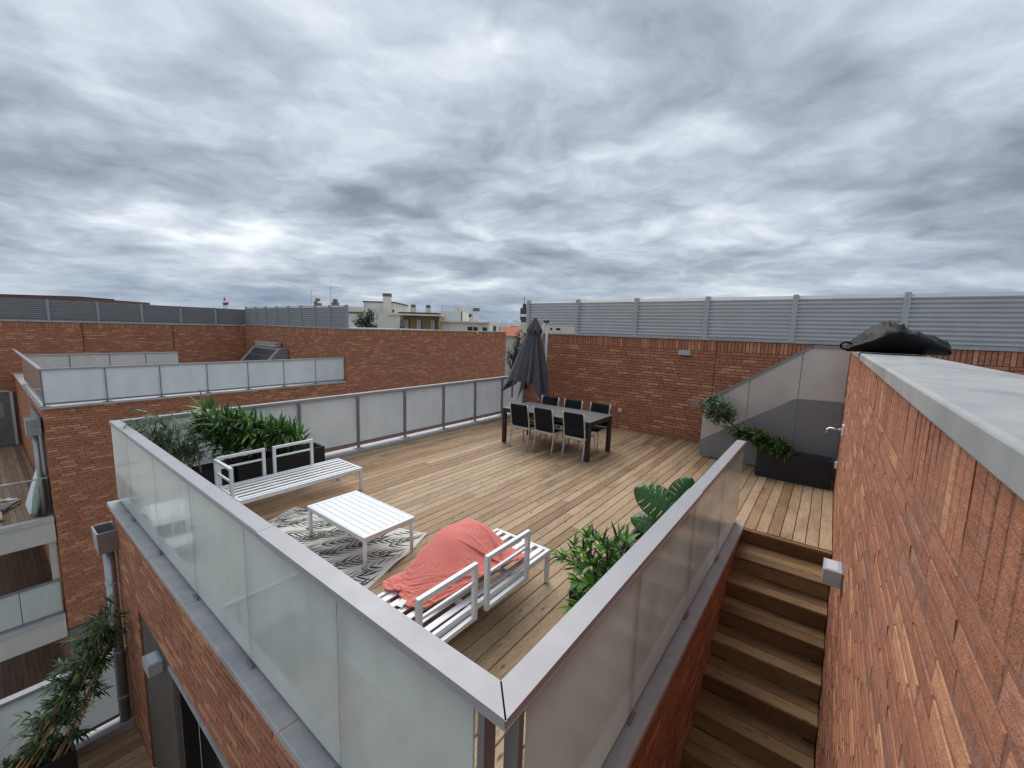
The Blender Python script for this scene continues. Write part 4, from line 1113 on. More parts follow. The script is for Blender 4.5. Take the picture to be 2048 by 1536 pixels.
# ------------------------------------------------------------------ plants
def whorl(mb, p, d, n, L, w_, rs, spread=0.9, droop=0.5, seg=4):
    d = Vector(d).normalized(); a = d.orthogonal().normalized(); b = d.cross(a)
    for i in range(n):
        th = 2 * math.pi * (i + rs.random() * 0.5) / n; sp = spread * rs.uniform(0.6, 1.25)
        v = d + (a * math.cos(th) + b * math.sin(th)) * sp
        mb.blade(p, v, L * rs.uniform(0.7, 1.15), w_ * rs.uniform(0.8, 1.2), droop * rs.uniform(0.5, 1.4), seg, rs.uniform(-0.5, 0.5))


def curve(p, q, bend, n=7):
    p, q, b = Vector(p), Vector(q), Vector(bend)
    return [p.lerp(q, k / n) + b * (4 * (k / n) * (1 - k / n)) for k in range(n + 1)]


# dense lily-like plant
t = thing('lily_plant', 'dense dark green plant with long pointed leaves spilling over the bench planter', 'plant', (-6.48, 2.6, 0.3))
rs = random.Random(31); lv = MB(); stm = MB()
for i in range(46):
    k = rs.random(); y = 1.75 + 1.35 * k; base = Vector((rs.uniform(-6.60, -6.36), min(3.05, max(2.16, y + 0.25)), 0.36))
    top = Vector((rs.uniform(-6.72, -6.28), y + rs.uniform(-0.22, 0.12), 0.62 + (1 - k) ** 0.8 * rs.uniform(0.25, 0.68)))
    c = curve(base, top, (0, rs.uniform(-0.05, 0.08), 0.05)); stm.tube(c, 0.006, 5)
    for j in range(2, len(c)):
        d = (c[j] - c[j - 1]).normalized(); whorl(lv, c[j], d + Vector((0.12, -0.25, 0.0)), 4 if j < len(c) - 1 else 8, 0.27, 0.040, rs, 0.95, 0.6)
c = curve((-6.5, 2.2, 0.36), (-6.50, 1.89, 1.22), (0, 0.05, 0.05)); stm.tube(c, 0.006, 5); whorl(lv, c[-1], (0, 0, 1), 8, 0.22, 0.034, rs, 0.75, 0.2)
part('foliage', lv, M_LEAF1, t); part('stem', stm, M_STEM, t)

# thin bamboo
t = thing('bamboo_plant', 'airy bamboo with thin grey-green leaves and tan canes in the far corner of the terrace', 'plant', (-6.5, 1.6, 0.3))
rs = random.Random(33); lv = MB(); stm = MB()
for (bx, by, tx, ty, tz) in ((-6.50, 1.62, -6.56, 1.38, 1.16), (-6.46, 1.66, -6.50, 1.50, 1.02), (-6.54, 1.58, -6.62, 1.28, 1.05), (-6.48, 1.74, -6.5, 1.72, 0.86), (-6.52, 1.50, -6.60, 1.33, 0.92)):
    c = curve((bx, by, 0.34), (tx, ty, tz), (0, -0.01, 0.0), 12); stm.tube(c, 0.011, 6, rr=[0.013 - 0.0006 * i for i in range(13)])
    for j in range(4, 13):
        for _ in range(3):
            tw = c[j] + Vector((rs.uniform(-0.15, 0.15), rs.uniform(-0.32, 0.14), rs.uniform(-0.06, 0.14)))
            cc = curve(c[j], tw, (0, 0, 0.03), 4); stm.tube(cc, 0.0025, 4)
            for q in cc[1:]:
                whorl(lv, q, tw - c[j], 4, 0.115, 0.0125, rs, 0.9, 0.9)
part('foliage', lv, M_LEAF2, t); part('cane', stm, M_BAMBOO, t)

# bright bamboo near the stair railing
t = thing('bamboo_plant', 'bright green leafy bamboo reaching over the stair-side rail', 'plant', (-1.2, 2.95, 0.3))
rs = random.Random(36); lv = MB(); stm = MB()
for (tx, ty, tz) in ((-1.50, 2.72, 0.62), (-1.42, 2.74, 0.66), (-1.32, 2.72, 0.84), (-1.20, 2.72, 0.86), (-1.05, 2.62, 0.98), (-1.12, 2.62, 0.88), (-1.22, 2.60, 0.74), (-1.12, 2.66, 0.74), (-1.32, 2.62, 0.56), (-1.18, 2.58, 0.62), (-0.98, 2.60, 1.0), (-1.30, 2.50, 0.42)):
    c = curve((rs.uniform(-1.3, -1.08), rs.uniform(2.66, 2.8), 0.36), (tx, ty, tz), (0, 0, 0.05), 8); stm.tube(c, 0.006, 5)
    for j in range(4, 9):
        d = (c[j] - c[j - 1]).normalized(); whorl(lv, c[j], d, 3 if j < 8 else 7, 0.125, 0.026, rs, 1.0, 0.4)
    for _ in range(2):
        tw = c[7] + Vector((rs.uniform(-0.12, 0.10), rs.uniform(-0.10, 0.10), rs.uniform(-0.02, 0.08))); stm.tube([c[7], tw], 0.003, 4); whorl(lv, tw, tw - c[7], 6, 0.115, 0.024, rs, 1.0, 0.45)
part('foliage', lv, M_LEAF3, t); part('stem', stm, M_STEM, t)

# monstera
def monstera_leaf(name, parent, base, tip, nrm, size):
    """heart-shaped blade on a midrib; slots between the side veins"""
    mb = MB(); base, tip = Vector(base), Vector(tip); ax = (tip - base).normalized(); nn = Vector(nrm).normalized(); sx = ax.cross(nn).normalized(); nn = sx.cross(ax)
    NU, NV = 84, 20
    def half(u):
        return size * 0.46 * (math.sin(math.pi * min(1, 0.16 + 0.84 * u) ** 1.05) ** 0.62) * (1 - 0.12 * u)
    for i in range(NU + 1):
        u = i / NU
        for j in range(-NV, NV + 1):
            v = j / NV; y = half(u) * v; x = size * (u * 0.98 - 0.16 * abs(v) ** 1.4 * (1 - u) ** 1.2 * 1.2 + 0.10 * abs(v) * (1 - u * u) * 0.5)
            zz = -0.10 * size * v * v - 0.16 * size * u * u + 0.010 * size * math.cos(u * 44) * abs(v) - 0.02 * size * (abs(v) < 0.04)
            mb.v.append(tuple(base + ax * x + sx * y + nn * zz))
    n_ = 2 * NV + 1; slots = (0.14, 0.30, 0.47, 0.64)
    for i in range(NU):
        u = (i + 0.5) / NU
        for j in range(2 * NV):
            v = (j + 0.5) / NV - 1; av = abs(v)
            if any(abs(u - s0 - 0.05 * (1 if v > 0 else 0) - 0.16 * (av - 0.4)) < 0.0105 and 0.36 + 0.2 * abs(s0 - 0.4) < av < 0.92 for s0 in slots):
                continue
            a = i * n_ + j; mb.f.append((a, a + 1, a + n_ + 1, a + n_))
    return part(name, mb, M_MONST, parent, smooth=True)


t = thing('monstera', 'monstera with large split dark green leaves behind the stair-side rail', 'plant', (-1.2, 3.95, 0.3)); stm = MB()
for (b_, tp_, nr, s_) in (((-1.04, 3.77, 0.82), (-1.31, 3.72, 0.955), (0.30, -0.80, 0.55), 0.35), ((-1.11, 3.75, 0.655), (-1.34, 3.71, 0.675), (0.25, -0.62, 0.75), 0.27),
                          ((-1.00, 3.86, 0.88), (-0.93, 3.96, 1.03), (0.45, -0.7, 0.5), 0.27), ((-1.05, 3.84, 0.80), (-0.92, 3.80, 0.74), (0.3, -0.6, 0.7), 0.22), ((-1.08, 3.76, 0.68), (-1.13, 3.70, 0.50), (0.5, -0.6, 0.5), 0.19)):
    monstera_leaf('leaf', t, b_, tp_, nr, s_); stm.tube(curve((-1.19, 3.92, 0.34), Vector(b_) + (Vector(tp_) - Vector(b_)) * 0.12, (0, 0, 0.05), 8), 0.007, 6)
part('stem', stm, M_LEAF1, t, smooth=True)

# ficus and bush in the far planter
t = thing('ficus', 'small variegated ficus leaning out to the left of the far planter', 'plant', (-1.2, 8.4, 0.3)); rs = random.Random(41); lv = MB(); stm = MB()
trk = [curve((-0.75 + 0.05 * i, 8.38, 0.33), (-1.42 - 0.12 * i, 8.34 + 0.05 * i, 0.86 + 0.06 * i), (-0.05, 0, 0.06), 8) for i in range(3)]
for c in trk:
    stm.tube(c, 0.009, 6)
for i in range(120):
    while True:
        q = Vector((rs.uniform(-1, 1), rs.uniform(-1, 1), rs.uniform(-1, 1)))
        if 0.35 < q.length < 1:
            break
    cen = Vector((-1.57, 8.36, 1.03)) + Vector((q.x * 0.27 + q.z * -0.05, q.y * 0.22, q.z * 0.27))
    if (cen - Vector((-1.62, 8.2, 1.0))).length < 0.11:
        continue
    s_ = trk[i % 3][-1]; stm.tube([s_, s_.lerp(cen, 0.6) + Vector((0, 0, 0.02)), cen], 0.0028, 4)
    for k in range(7):
        d = Vector((rs.uniform(-1, 1), rs.uniform(-1, 1), rs.uniform(-1.0, 0.5))); lv.blade(cen + Vector((rs.uniform(-.06, .06), rs.uniform(-.06, .06), rs.uniform(-.06, .06))), d, rs.uniform(0.055, 0.08), rs.uniform(0.026, 0.036), 0.4, 3, rs.uniform(-1, 1))
part('foliage', lv, M_FICUS, t); part('stem', stm, M_STEM, t)
t = thing('leafy_bush', 'green bushy plant with narrow glossy leaves spilling over the left end of the far planter', 'plant', (-0.8, 8.38, 0.3)); rs = random.Random(43); lv = MB(); stm = MB()
for i in range(40):
    k = rs.random(); bx = rs.uniform(-0.80, -0.30) ; top = Vector((-1.38 + 0.98 * k, 8.33 + rs.uniform(-0.16, 0.14), 0.86 - 0.30 * k + rs.uniform(-0.20, 0.06)))
    c = curve((bx, 8.38, 0.33), top, (0, 0, 0.10), 6); stm.tube(c, 0.005, 4)
    for j in range(2, 7):
        d = (c[j] - c[j - 1]).normalized(); whorl(lv, c[j], d + Vector((0, -0.3, 0.1)), 5 if j < 6 else 9, 0.165, 0.024, rs, 0.95, 0.7)
part('foliage', lv, M_BUSH, t); part('stem', stm, M_STEM, t)

# leaning bamboo on the lower terrace
t = thing('bamboo_plant', 'leaning bamboo with yellow canes on the lower terrace beside the drain pipe', 'plant', (-6.2, 0.1, -2.6)); rs = random.Random(47); lv = MB(); stm = MB()
for i in range(11):
    b_ = Vector((rs.uniform(-6.52, -6.34), -0.24 + 0.05 * i, -2.50)); tp_ = Vector((rs.uniform(-6.62, -6.42), 0.80 - 0.05 * abs(rs.gauss(0, 1.6)), rs.uniform(-1.60, -0.92)))
    c = curve(b_, tp_, (0, 0.03, -0.03), 12); stm.tube(c, 0.010, 6, rr=[0.012 - 0.0006 * q for q in range(13)])
    for j in range(1 + (i % 3), 13):
        for _ in range(1 + (j % 2)):
            tw = c[j] + Vector((rs.uniform(-0.20, 0.14), rs.uniform(-0.22, 0.12), rs.uniform(-0.12, 0.12))); cc = curve(c[j], tw, (0, 0, 0.02), 3); stm.tube(cc, 0.003, 4)
            for q in cc[1:]:
                whorl(lv, q, tw - c[j], 4, 0.13, 0.018, rs, 0.9, 0.8)
part('foliage', lv, M_LEAF4, t); part('cane', stm, M_BAMBOO, t)

# ------------------------------------------------------------------ lower terrace
ZL = -3.0
lt_ = tag(part('lower_terrace_floor', MB().box(-7.12, 0.3, -1.45, 0.93, ZL - 0.28, ZL - 0.045), M_MORTAR), kind='structure')
planks(lt_, 'deck_board', -6.86, 0.22, -1.28, 0.925, ZL, maxlen=5, minlen=3, seed=21)
def low_rail(label, axis, a0, a1, c, flip=1):
    t = thing('glass_railing', label, 'railing', ((c, (a0 + a1) / 2, ZL) if axis == 'y' else ((a0 + a1) / 2, c, ZL)))
    def bx(u0, u1, w0, w1, z0, z1, f='box'):
        w0, w1 = sorted((c + flip * w0, c + flip * w1))
        return getattr(MB(), f)(*((w0, w1, u0, u1) if axis == 'y' else (u0, u1, w0, w1)), z0, z1)
    part('cap_rail', bx(a0, a1, -0.05, 0.05, ZL + 1.03, ZL + 1.075, 'cbox'), M_CAP, t)
    part('ledge', bx(a0, a1, -0.12, 0.14, ZL + 0.0, ZL + 0.11), M_LEDGE, t)
    n = max(2, int(round((a1 - a0) / 1.1))); s_ = (a1 - a0) / n
    part('bottom_rail', bx(a0, a1, -0.02, 0.02, ZL + 0.165, ZL + 0.20), M_POST, t)
    for i in range(n + 1):
        p_ = a0 + 0.03 + (a1 - a0 - 0.06) * i / n
        part('post', bx(p_ - 0.022, p_ + 0.022, 0.025, 0.065, ZL + 0.11, ZL + 1.03), M_POST, t)
        if i:
            part('glass_pane', bx(p_ - (a1 - a0 - 0.06) / n + 0.01, p_ - 0.01, -0.005, 0.005, ZL + 0.201, ZL + 1.029), M_GLASSW, t)
low_rail('white glass railing at the outer edge of the lower terrace behind the leaning bamboo', 'y', -1.36, 0.92, -7.0)
low_rail('white glass railing on the street side of the lower terrace below the camera', 'x', -6.94, 0.22, -1.36)

# rain water pipe with hopper at the facade corner
rp = thing('drain_pipe', 'zinc drain pipe with box hopper at the corner of the brick facade', 'drain pipe', (-6.98, 0.86, ZL))
hx, hy, hz = -6.95, 0.845, -0.20
part('hopper', MB().add([(hx - .17, hy - .11, hz), (hx + .17, hy - .11, hz), (hx + .17, hy + .08, hz), (hx - .17, hy + .08, hz), (hx - .15, hy - .10, hz - .27), (hx + .15, hy - .10, hz - .27), (hx + .15, hy + .075, hz - .27), (hx - .15, hy + .075, hz - .27),
                        (hx - .155, hy - .095, hz), (hx + .155, hy - .095, hz), (hx + .155, hy + .07, hz), (hx - .155, hy + .07, hz), (hx - .14, hy - .09, hz - .2), (hx + .14, hy - .09, hz - .2), (hx + .14, hy + .065, hz - .2), (hx - .14, hy + .065, hz - .2)],
                       [(0, 1, 5, 4), (1, 2, 6, 5), (2, 3, 7, 6), (3, 0, 4, 7), (4, 5, 6, 7), (8, 12, 13, 9), (9, 13, 14, 10), (10, 14, 15, 11), (11, 15, 12, 8), (12, 15, 14, 13), (0, 8, 9, 1), (1, 9, 10, 2), (2, 10, 11, 3), (3, 11, 8, 0)]), M_ZINC, rp)
part('pipe', MB().tube([(hx, hy, hz - .26), (hx, hy, ZL + 0.01)], 0.055, 18), M_ZINC, rp, smooth=True)
for z_ in (-0.95, -1.9, -2.55):
    part('pipe_clip', MB().tube([(hx, hy, z_), (hx, hy, z_ + 0.025)], 0.060, 18).box(hx - 0.008, hx + 0.008, hy + 0.056, 0.934, z_, z_ + 0.02), M_ALU, rp)

# ------------------------------------------------------------------ neighbouring brick building
X2, X1, YC, YF, ZC, YB = -15.6, -25.6, 9.25, 19.65, 2.19, 0.985
nb = thing('brick_building', 'brick apartment building across the gap, with roof terrace and recessed balconies', 'building', (X2, 9, ZG))
wA = part('wall', MB().box(X1, X2 - 0.012, YB + 0.012, YC + 0.011, ZG, 0.045), M_MORTAR, nb, label='lower brick block carrying the roof terrace')
wB = part('wall', MB().box(X1, X2 - 0.012, YC + 0.012, YF, ZG, ZC), M_MORTAR, nb, label='taller brick block with an upright top course')
wC = part('wall', MB().box(X1 - 8, X1 - 0.012, -0.70, YF, ZG, 2.12), M_MORTAR, nb, label='far brick wall under the dark louvre screen')
part('plinth', MB().box(X2 - 0.012, X2 + 0.03, YB, YF, ZG, -6.05), M_PLINTH, nb)
brickwork(wA, (X2 - 0.012, YB), R(90), YC - YB, -6.0, 0.045, soldier=False, seed=61, keep=200)
brickwork(wB, (X2 - 0.012, YC), R(90), YF - YC, -3.0, ZC, seed=62, keep=200)
brickwork(wB, (X1, YC + 0.012), 0.0, X2 - X1 - 0.02, 0.0, ZC, seed=63, keep=90)
brickwork(wC, (X1 - 0.012, -0.70), R(90), YC + 0.70, -0.62, 2.12, seed=64, keep=200)
brickwork(wA, (X1, YB + 0.012), 0.0, X2 - X1 - 0.01, -6.0, 0.045, soldier=False, seed=65, keep=60)
part('coping', MB().box(X2 - 0.40, X2 + 0.05, YC - 0.04, YF + 0.05, ZC + 0.002, ZC + 0.055).box(X1 - 0.05, X2 - 0.401, YC - 0.04, YC + 0.42, ZC + 0.0025, ZC + 0.055).box(X1 - 0.40, X1 + 0.05, -0.75, YC - 0.041, 2.123, 2.175), M_COPE, nb)
part('parapet_ledge', MB().box(X2 - 0.32, X2 + 0.045, YB - 0.045, YC - 0.045, 0.047, 0.10).box(X1 + 0.05, X2 - 0.321, YB - 0.045, YB + 0.30, 0.0475, 0.0995), M_LEDGE, nb)
part('roof_deck', MB().box(X1 + 0.02, X2 - 0.33, YB + 0.31, YC - 0.02, 0.046, 0.06), M_ROOFGREY, nb)
part('roof_gravel', MB().box(X1 - 8, X1 - 0.42, -0.6, YF, 2.125, 2.14).box(X1, X2 - 0.42, YC + 0.45, YF - 0.1, ZC + 0.003, ZC + 0.012), M_ROOFGREY, nb)
gr = thing('glass_railing', 'white glass guard around the roof terrace of the neighbouring brick building', 'railing', (X2, 5, 0.1))
ZR = 1.075
part('cap_rail', MB().cbox(X2 - 0.06, X2 + 0.02, YB, YC - 0.05, ZR - 0.045, ZR).cbox(X1 + 0.5, X2 - 0.061, YB, YB + 0.08, ZR - 0.045, ZR).cbox(-21.3, -21.22, YB + 0.081, 5.2, ZR - 0.045, ZR), M_CAP, gr)
npn = 7
for i in range(npn):
    s_ = (YC - 0.12 - YB) / npn; a = YB + 0.04 + s_ * i
    part('glass_pane', MB().box(X2 - 0.018, X2 - 0.008, a + 0.01, a + s_ - 0.01, 0.19, ZR - 0.046), M_GLASSW, gr)
    part('post', MB().box(X2 - 0.058, X2 - 0.022, a - 0.022, a + 0.022, 0.101, ZR - 0.046), M_POST, gr)
    part('foot_plate', MB().box(X2 - 0.06, X2 + 0.03, a - 0.09, a + 0.09, 0.1005, 0.115), M_POST, gr)
part('post', MB().box(X2 - 0.058, X2 - 0.022, YC - 0.10, YC - 0.06, 0.101, ZR - 0.046), M_POST, gr)
part('bottom_rail', MB().box(X2 - 0.03, X2 + 0.005, YB + 0.06, YC - 0.10, 0.145, 0.188), M_POST, gr)
for i in range(4):
    a = YB + 0.1 + i * 1.03
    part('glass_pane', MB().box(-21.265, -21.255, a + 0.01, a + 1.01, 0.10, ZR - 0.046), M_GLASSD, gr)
    part('post', MB().box(-21.30, -21.267, a - 0.02, a + 0.02, 0.06, ZR - 0.046), M_POST, gr)
for i in range(5):
    a = X2 - 0.2 - i * 1.1
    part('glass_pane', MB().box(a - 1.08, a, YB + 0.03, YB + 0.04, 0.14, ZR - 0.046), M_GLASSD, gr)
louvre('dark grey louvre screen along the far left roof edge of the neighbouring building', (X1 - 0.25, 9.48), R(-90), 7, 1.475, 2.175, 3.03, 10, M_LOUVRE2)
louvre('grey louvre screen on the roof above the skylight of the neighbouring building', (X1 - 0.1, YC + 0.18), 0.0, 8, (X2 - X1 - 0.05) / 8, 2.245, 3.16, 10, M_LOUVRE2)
# skylight hood on the terrace
sk = thing('roof_hatch', 'sloping grey roof hatch with three dark panels on the neighbouring terrace', 'roof hatch', (-21.9, YC - 0.7, 0.06))
part('hood', MB().prism([(YC - 0.03, 0.06), (YC - 0.03, 1.18), (YC - 0.40, 1.15), (YC - 1.35, 0.08), (YC - 1.35, 0.06)], 'x', -23.5, -20.5), M_PANEL, sk)
for i in range(3):
    y0_, y1_ = YC - 0.45 - 0.27 * i, YC - 0.45 - 0.27 * (i + 1) + 0.02; f_ = lambda y: 1.15 - (YC - 0.40 - y) * 1.126 + 0.012
    part('panel', MB().add([(-23.2, y0_, f_(y0_)), (-20.8, y0_, f_(y0_)), (-20.8, y1_, f_(y1_)), (-23.2, y1_, f_(y1_)), (-23.2, y0_, f_(y0_) - .03), (-20.8, y0_, f_(y0_) - .03), (-20.8, y1_, f_(y1_) - .03), (-23.2, y1_, f_(y1_) - .03)],
                          [(0, 3, 2, 1), (4, 5, 6, 7), (0, 1, 5, 4), (1, 2, 6, 5), (2, 3, 7, 6), (3, 0, 4, 7)]), M_CHARCOAL, sk)
part('timber_fascia', MB().box(-23.5, -21.2, YC - 0.30, YC - 0.05, 1.19, 1.36), M_KRAFT, sk)
part('flashing', MB().box(-23.5, -21.15, YC - 0.33, YC - 0.03, 1.361, 1.42), M_ALU, sk)
for y, lab in ((3.0, 'thin dark cable hanging down the far left brick wall above the glass guard'), (6.1, 'thin dark cable down the far brick wall nearer the roof hatch')):
    solo('wall_cable', MB().tube([(X1 + 0.02, y, 0.9), (X1 + 0.02, y + 0.02, 1.5), (X1 + 0.02, y - 0.01, 2.1)], 0.012, 6), M_CHARCOAL, lab, 'cable')
tpz = MB(); tpz.box(X2 - 0.05, X2 + 0.06, 11.75, 11.90, ZC + 0.056, ZC + 0.075)
solo('yellow_tape', tpz, M_YELLOW, 'small yellow tape mark on the middle of the neighbouring coping', 'tape')
solo('yellow_tape', MB().box(X2 + 0.052, X2 + 0.058, 17.0, 17.12, ZC - 0.12, ZC + 0.05), M_YELLOW, 'small yellow tape hanging from the neighbouring coping near its right end', 'tape')

# recessed balconies
def balcony(z, rail, floor_mat, label):
    t = part('balcony', MB().box(X1, X2 - 0.05, -0.70, YB - 0.03, z - 0.10, z - 0.03), M_BEIGE, nb, label=label)
    part('front_beam', MB().box(X2 - 0.30, X2 - 0.005, -0.70, YB - 0.03, z - 0.66, z - 0.101), M_BEIGE, t)
    part('edge_trim', MB().box(X2 - 0.16, X2 + 0.03, -0.70, YB - 0.028, z - 0.0995, z + 0.012), M_LEDGE, t)
    fl = MB(); n_ = 14
    for i in range(n_):
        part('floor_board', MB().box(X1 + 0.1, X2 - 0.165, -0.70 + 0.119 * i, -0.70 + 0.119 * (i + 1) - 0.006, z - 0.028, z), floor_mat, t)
    if rail == 'glass':
        part('cap_rail', MB().box(X2 - 0.09, X2 - 0.03, -0.70, YB - 0.05, z + 0.95, z + 1.0), M_POST, t)
        part('glass_pane', MB().box(X2 - 0.065, X2 - 0.055, -0.70, 0.22, z + 0.10, z + 0.949), M_GLASS, t)
        part('glass_pane', MB().box(X2 - 0.065, X2 - 0.055, 0.235, YB - 0.06, z + 0.10, z + 0.949), M_GLASS, t)
        part('bottom_rail', MB().box(X2 - 0.08, X2 - 0.04, -0.70, YB - 0.05, z + 0.05, z + 0.099), M_POST, t)
        part('side_post', MB().box(X2 - 0.28, X2 - 0.10, YB - 0.16, YB - 0.04, z + 0.013, z + 2.05), M_BEIGE, t)
    elif rail == 'bar':
        part('cap_rail', MB().tube([(X2 - 0.06, -0.70, z + 1.06), (X2 - 0.06, YB - 0.04, z + 1.06)], 0.020, 10), M_ALU, t, smooth=True)
    return t


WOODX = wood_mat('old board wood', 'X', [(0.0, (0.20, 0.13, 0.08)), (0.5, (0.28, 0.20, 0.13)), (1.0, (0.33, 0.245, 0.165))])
WOODX_SHADE = wood_mat('shade-darkened board wood', 'X', [(0.0, (0.10, 0.06, 0.035)), (1.0, (0.16, 0.10, 0.06))])  # shade inside the lower balconies painted into the board colour
balcony(-2.80, 'bar', WOODX, 'upper recessed balcony of the neighbouring building with building debris')
balcony(-5.53, 'glass', WOODX_SHADE, 'middle recessed balcony of the neighbouring building with glass front')
balcony(-8.25, 'none', WOODX_SHADE, 'lowest recessed balcony of the neighbouring building with shade-darkened boards')
bw = part('window', MB().box(X1 - 0.011, X1 + 0.001, -0.6, 0.80, -2.79, -0.64), M_CURTAIN, nb, label='large dark window behind the upper recessed balcony')
part('frame', MB().box(X1 - 0.012, X1 + 0.05, 0.80, 0.88, -2.79, -0.63).box(X1 - 0.012, X1 + 0.05, -0.68, 0.799, -0.638, -0.58), M_ALU, bw)
part('blind', MB().box(X1 + 0.002, X1 + 0.012, -0.55, 0.62, -1.65, -1.05), M_PANEL, bw)
wp = thing('wall_panel', 'grey metal panel and zinc pipe in the corner of the upper recessed balcony', 'panel', (X2 - 0.6, YB - 0.05, -2.8))
part('panel', MB().box(X2 - 3.2, X2 - 0.5, YB - 0.05, YB - 0.014, -2.80, -0.25), M_PANEL, wp)
part('hopper', MB().box(X2 - 0.62, X2 - 0.12, YB - 0.30, YB - 0.051, -0.62, -0.22), M_ZINC, wp)
part('pipe', MB().tube([(X2 - 0.28, YB - 0.16, -2.79), (X2 - 0.28, YB - 0.16, -0.63)], 0.055, 14), M_ZINC, wp, smooth=True)
fb = thing('foam_board', 'white foam board leaning in the upper recessed balcony', 'board', (-16.6, 0.7, -2.8))
part('board', MB().add([(-17.2, 0.60, -2.79), (-16.2, 0.62, -2.79), (-16.3, 0.90, -1.85), (-17.3, 0.88, -1.85), (-17.2, 0.56, -2.79), (-16.2, 0.58, -2.79), (-16.3, 0.86, -1.85), (-17.3, 0.84, -1.85)], [(0, 1, 2, 3), (7, 6, 5, 4), (0, 4, 5, 1), (1, 5, 6, 2), (2, 6, 7, 3), (3, 7, 4, 0)]), M_FOAM, fb)
gb = MB()
for i in range(9):
    k = i / 8; r_ = 0.02 + 0.14 * math.sin(math.pi * min(1, 0.12 + 0.8 * k))
    for j in range(12):
        th = 2 * math.pi * j / 12; gb.v.append((-15.98 - 0.10 * k + r_ * 1.2 * math.cos(th), 0.66 + 0.18 * k + r_ * 0.55 * math.sin(th), -2.79 + 1.05 * k + 0.02 * math.sin(3 * th + i)))
for i in range(8):
    for j in range(12):
        a = i * 12 + j; b = i * 12 + (j + 1) % 12; gb.f.append((a, b, b + 12, a + 12))
gb.f.append(tuple(reversed(range(12)))); gb.f.append(tuple(96 + j for j in range(12)))
solo('green_sack', gb, M_GREENBAG, 'grey-green plastic sack standing beside the white foam board', 'sack', smooth=True)
dbr = thing('card_heap', 'torn kraft cardboard and wrappers lying on the upper recessed balcony', 'cardboard', (-17.0, 0.25, -2.8)); rs = random.Random(9)
for i in range(9):
    x, y, a, L, W_ = -16.5 - rs.random() * 1.8, 0.0 + rs.random() * 0.5, rs.uniform(-0.6, 0.6), rs.uniform(0.3, 0.9), rs.uniform(0.12, 0.3); z = -2.795 + 0.012 * i
    ca, sa = math.cos(a), math.sin(a); vs = []
    for zz in (z, z + 0.008):
        for (u, v) in ((-L, -W_), (L, -W_), (L, W_), (-L, W_)):
            vs.append((x + (u * ca - v * sa) / 2, y + (u * sa + v * ca) / 2, zz + 0.05 * (u > 0) * rs.random()))
    part('card_piece', MB().add(vs, [(0, 3, 2, 1), (4, 5, 6, 7), (0, 1, 5, 4), (1, 2, 6, 5), (2, 3, 7, 6), (3, 0, 4, 7)]), (M_KRAFT, M_KRAFT, M_FOAM, M_PANEL)[i % 4], dbr)
bk = thing('bucket', 'white plastic bucket with blue label on the middle recessed balcony', 'bucket', (-16.0, 0.62, -3.9))
part('bucket_body', MB().tube([(-16.2, 0.52, -5.52), (-16.2, 0.52, -5.12)], 0.2, 18, rr=[0.17, 0.2]), M_PVC, bk, smooth=True)
part('bucket_label', MB().tube([(-16.2, 0.52, -5.40), (-16.2, 0.52, -5.24)], 0.2, 18, cap=False, rr=[0.183, 0.195]), plain('blue label', (0.05, 0.10, 0.35), 0.5), bk, smooth=True)

# ------------------------------------------------------------------ town behind
def house(name, label, x0, x1, y0, y1, z1, mat, cat='building', z0=ZG):
    t = thing(name, label, cat, ((x0 + x1) / 2, (y0 + y1) / 2, z0)); part('wall', MB().box(x0, x1, y0, y1, z0, z1), mat, t); return t


def chimney(t, x, y, z, s=0.6, h=1.4, cap=True):
    c = part('chimney', MB().box(x - s / 2, x + s / 2, y - s / 2, y + s / 2, z, z + h), M_RENDERW, t)
    if cap:
        part('chimney_pot', MB().box(x - s * 0.52, x + s * 0.52, y - s * 0.52, y + s * 0.52, z + h + 0.003, z + h + 0.5), M_PLINTH, c)


def ray_at(px, py, depth):
    r = CM @ np.array([(px - 1024) / FPX, (768 - py) / FPX, 1.0]); return CAM + r * depth


def screen_house(name, label, px0, px1, pytop, depth, thick, mat, cat='building'):
    """block facing the camera: corners found from where it stands in the town at the given distance"""
    a, b = ray_at(px0, pytop, depth), ray_at(px1, pytop, depth); z1 = (a[2] + b[2]) / 2
    t = thing(name, label, cat, ((a[0] + b[0]) / 2, (a[1] + b[1]) / 2, ZG)); d = Vector((b[0] - a[0], b[1] - a[1], 0)); L = d.length; d.normalize(); nrm = Vector((-d.y, d.x, 0))
    t.rotation_euler = (0, 0, math.atan2(d.y, d.x))
    return t, L, z1 - ZG, d


def lpart(nm, mb, mat, t):
    me = mb.mesh(nm); me.materials.append(mat); o = bpy.data.objects.new(nm, me); COL.objects.link(o); o.parent = t; return o


# main cream block with recessed balcony
D1 = 44.0; k1 = D1 / FPX
def U(px, ref):            # metres along the facade from the block's centre
    return (px - ref) * k1
t, L, H, d = screen_house('apartment_building', 'cream apartment block with tan recessed balcony and two chimneys', 775, 880, 631, D1, 10, M_RENDERW)
ref = 827.5
lpart('wall', MB().box(-L / 2, U(800, ref), 0, 10, 0, H), M_RENDERW, t)
lpart('wall', MB().box(U(800, ref), L / 2, 1.6, 10, 0, H - 0.05).box(U(878, ref), L / 2, 0, 1.6, 0, H - 0.06), M_RENDERT, t)
rf = lpart('roof', MB().box(-L / 2 - 0.2, L / 2 + 0.1, -0.25, 10.2, H + 0.002, H + 0.16), M_RENDERW, t)
lpart('roof_edge', MB().box(-L / 2 + 1.0, L / 2 - 0.3, 0.4, 10.2, H + 0.161, H + 0.36), M_BROWNTRIM, rf)
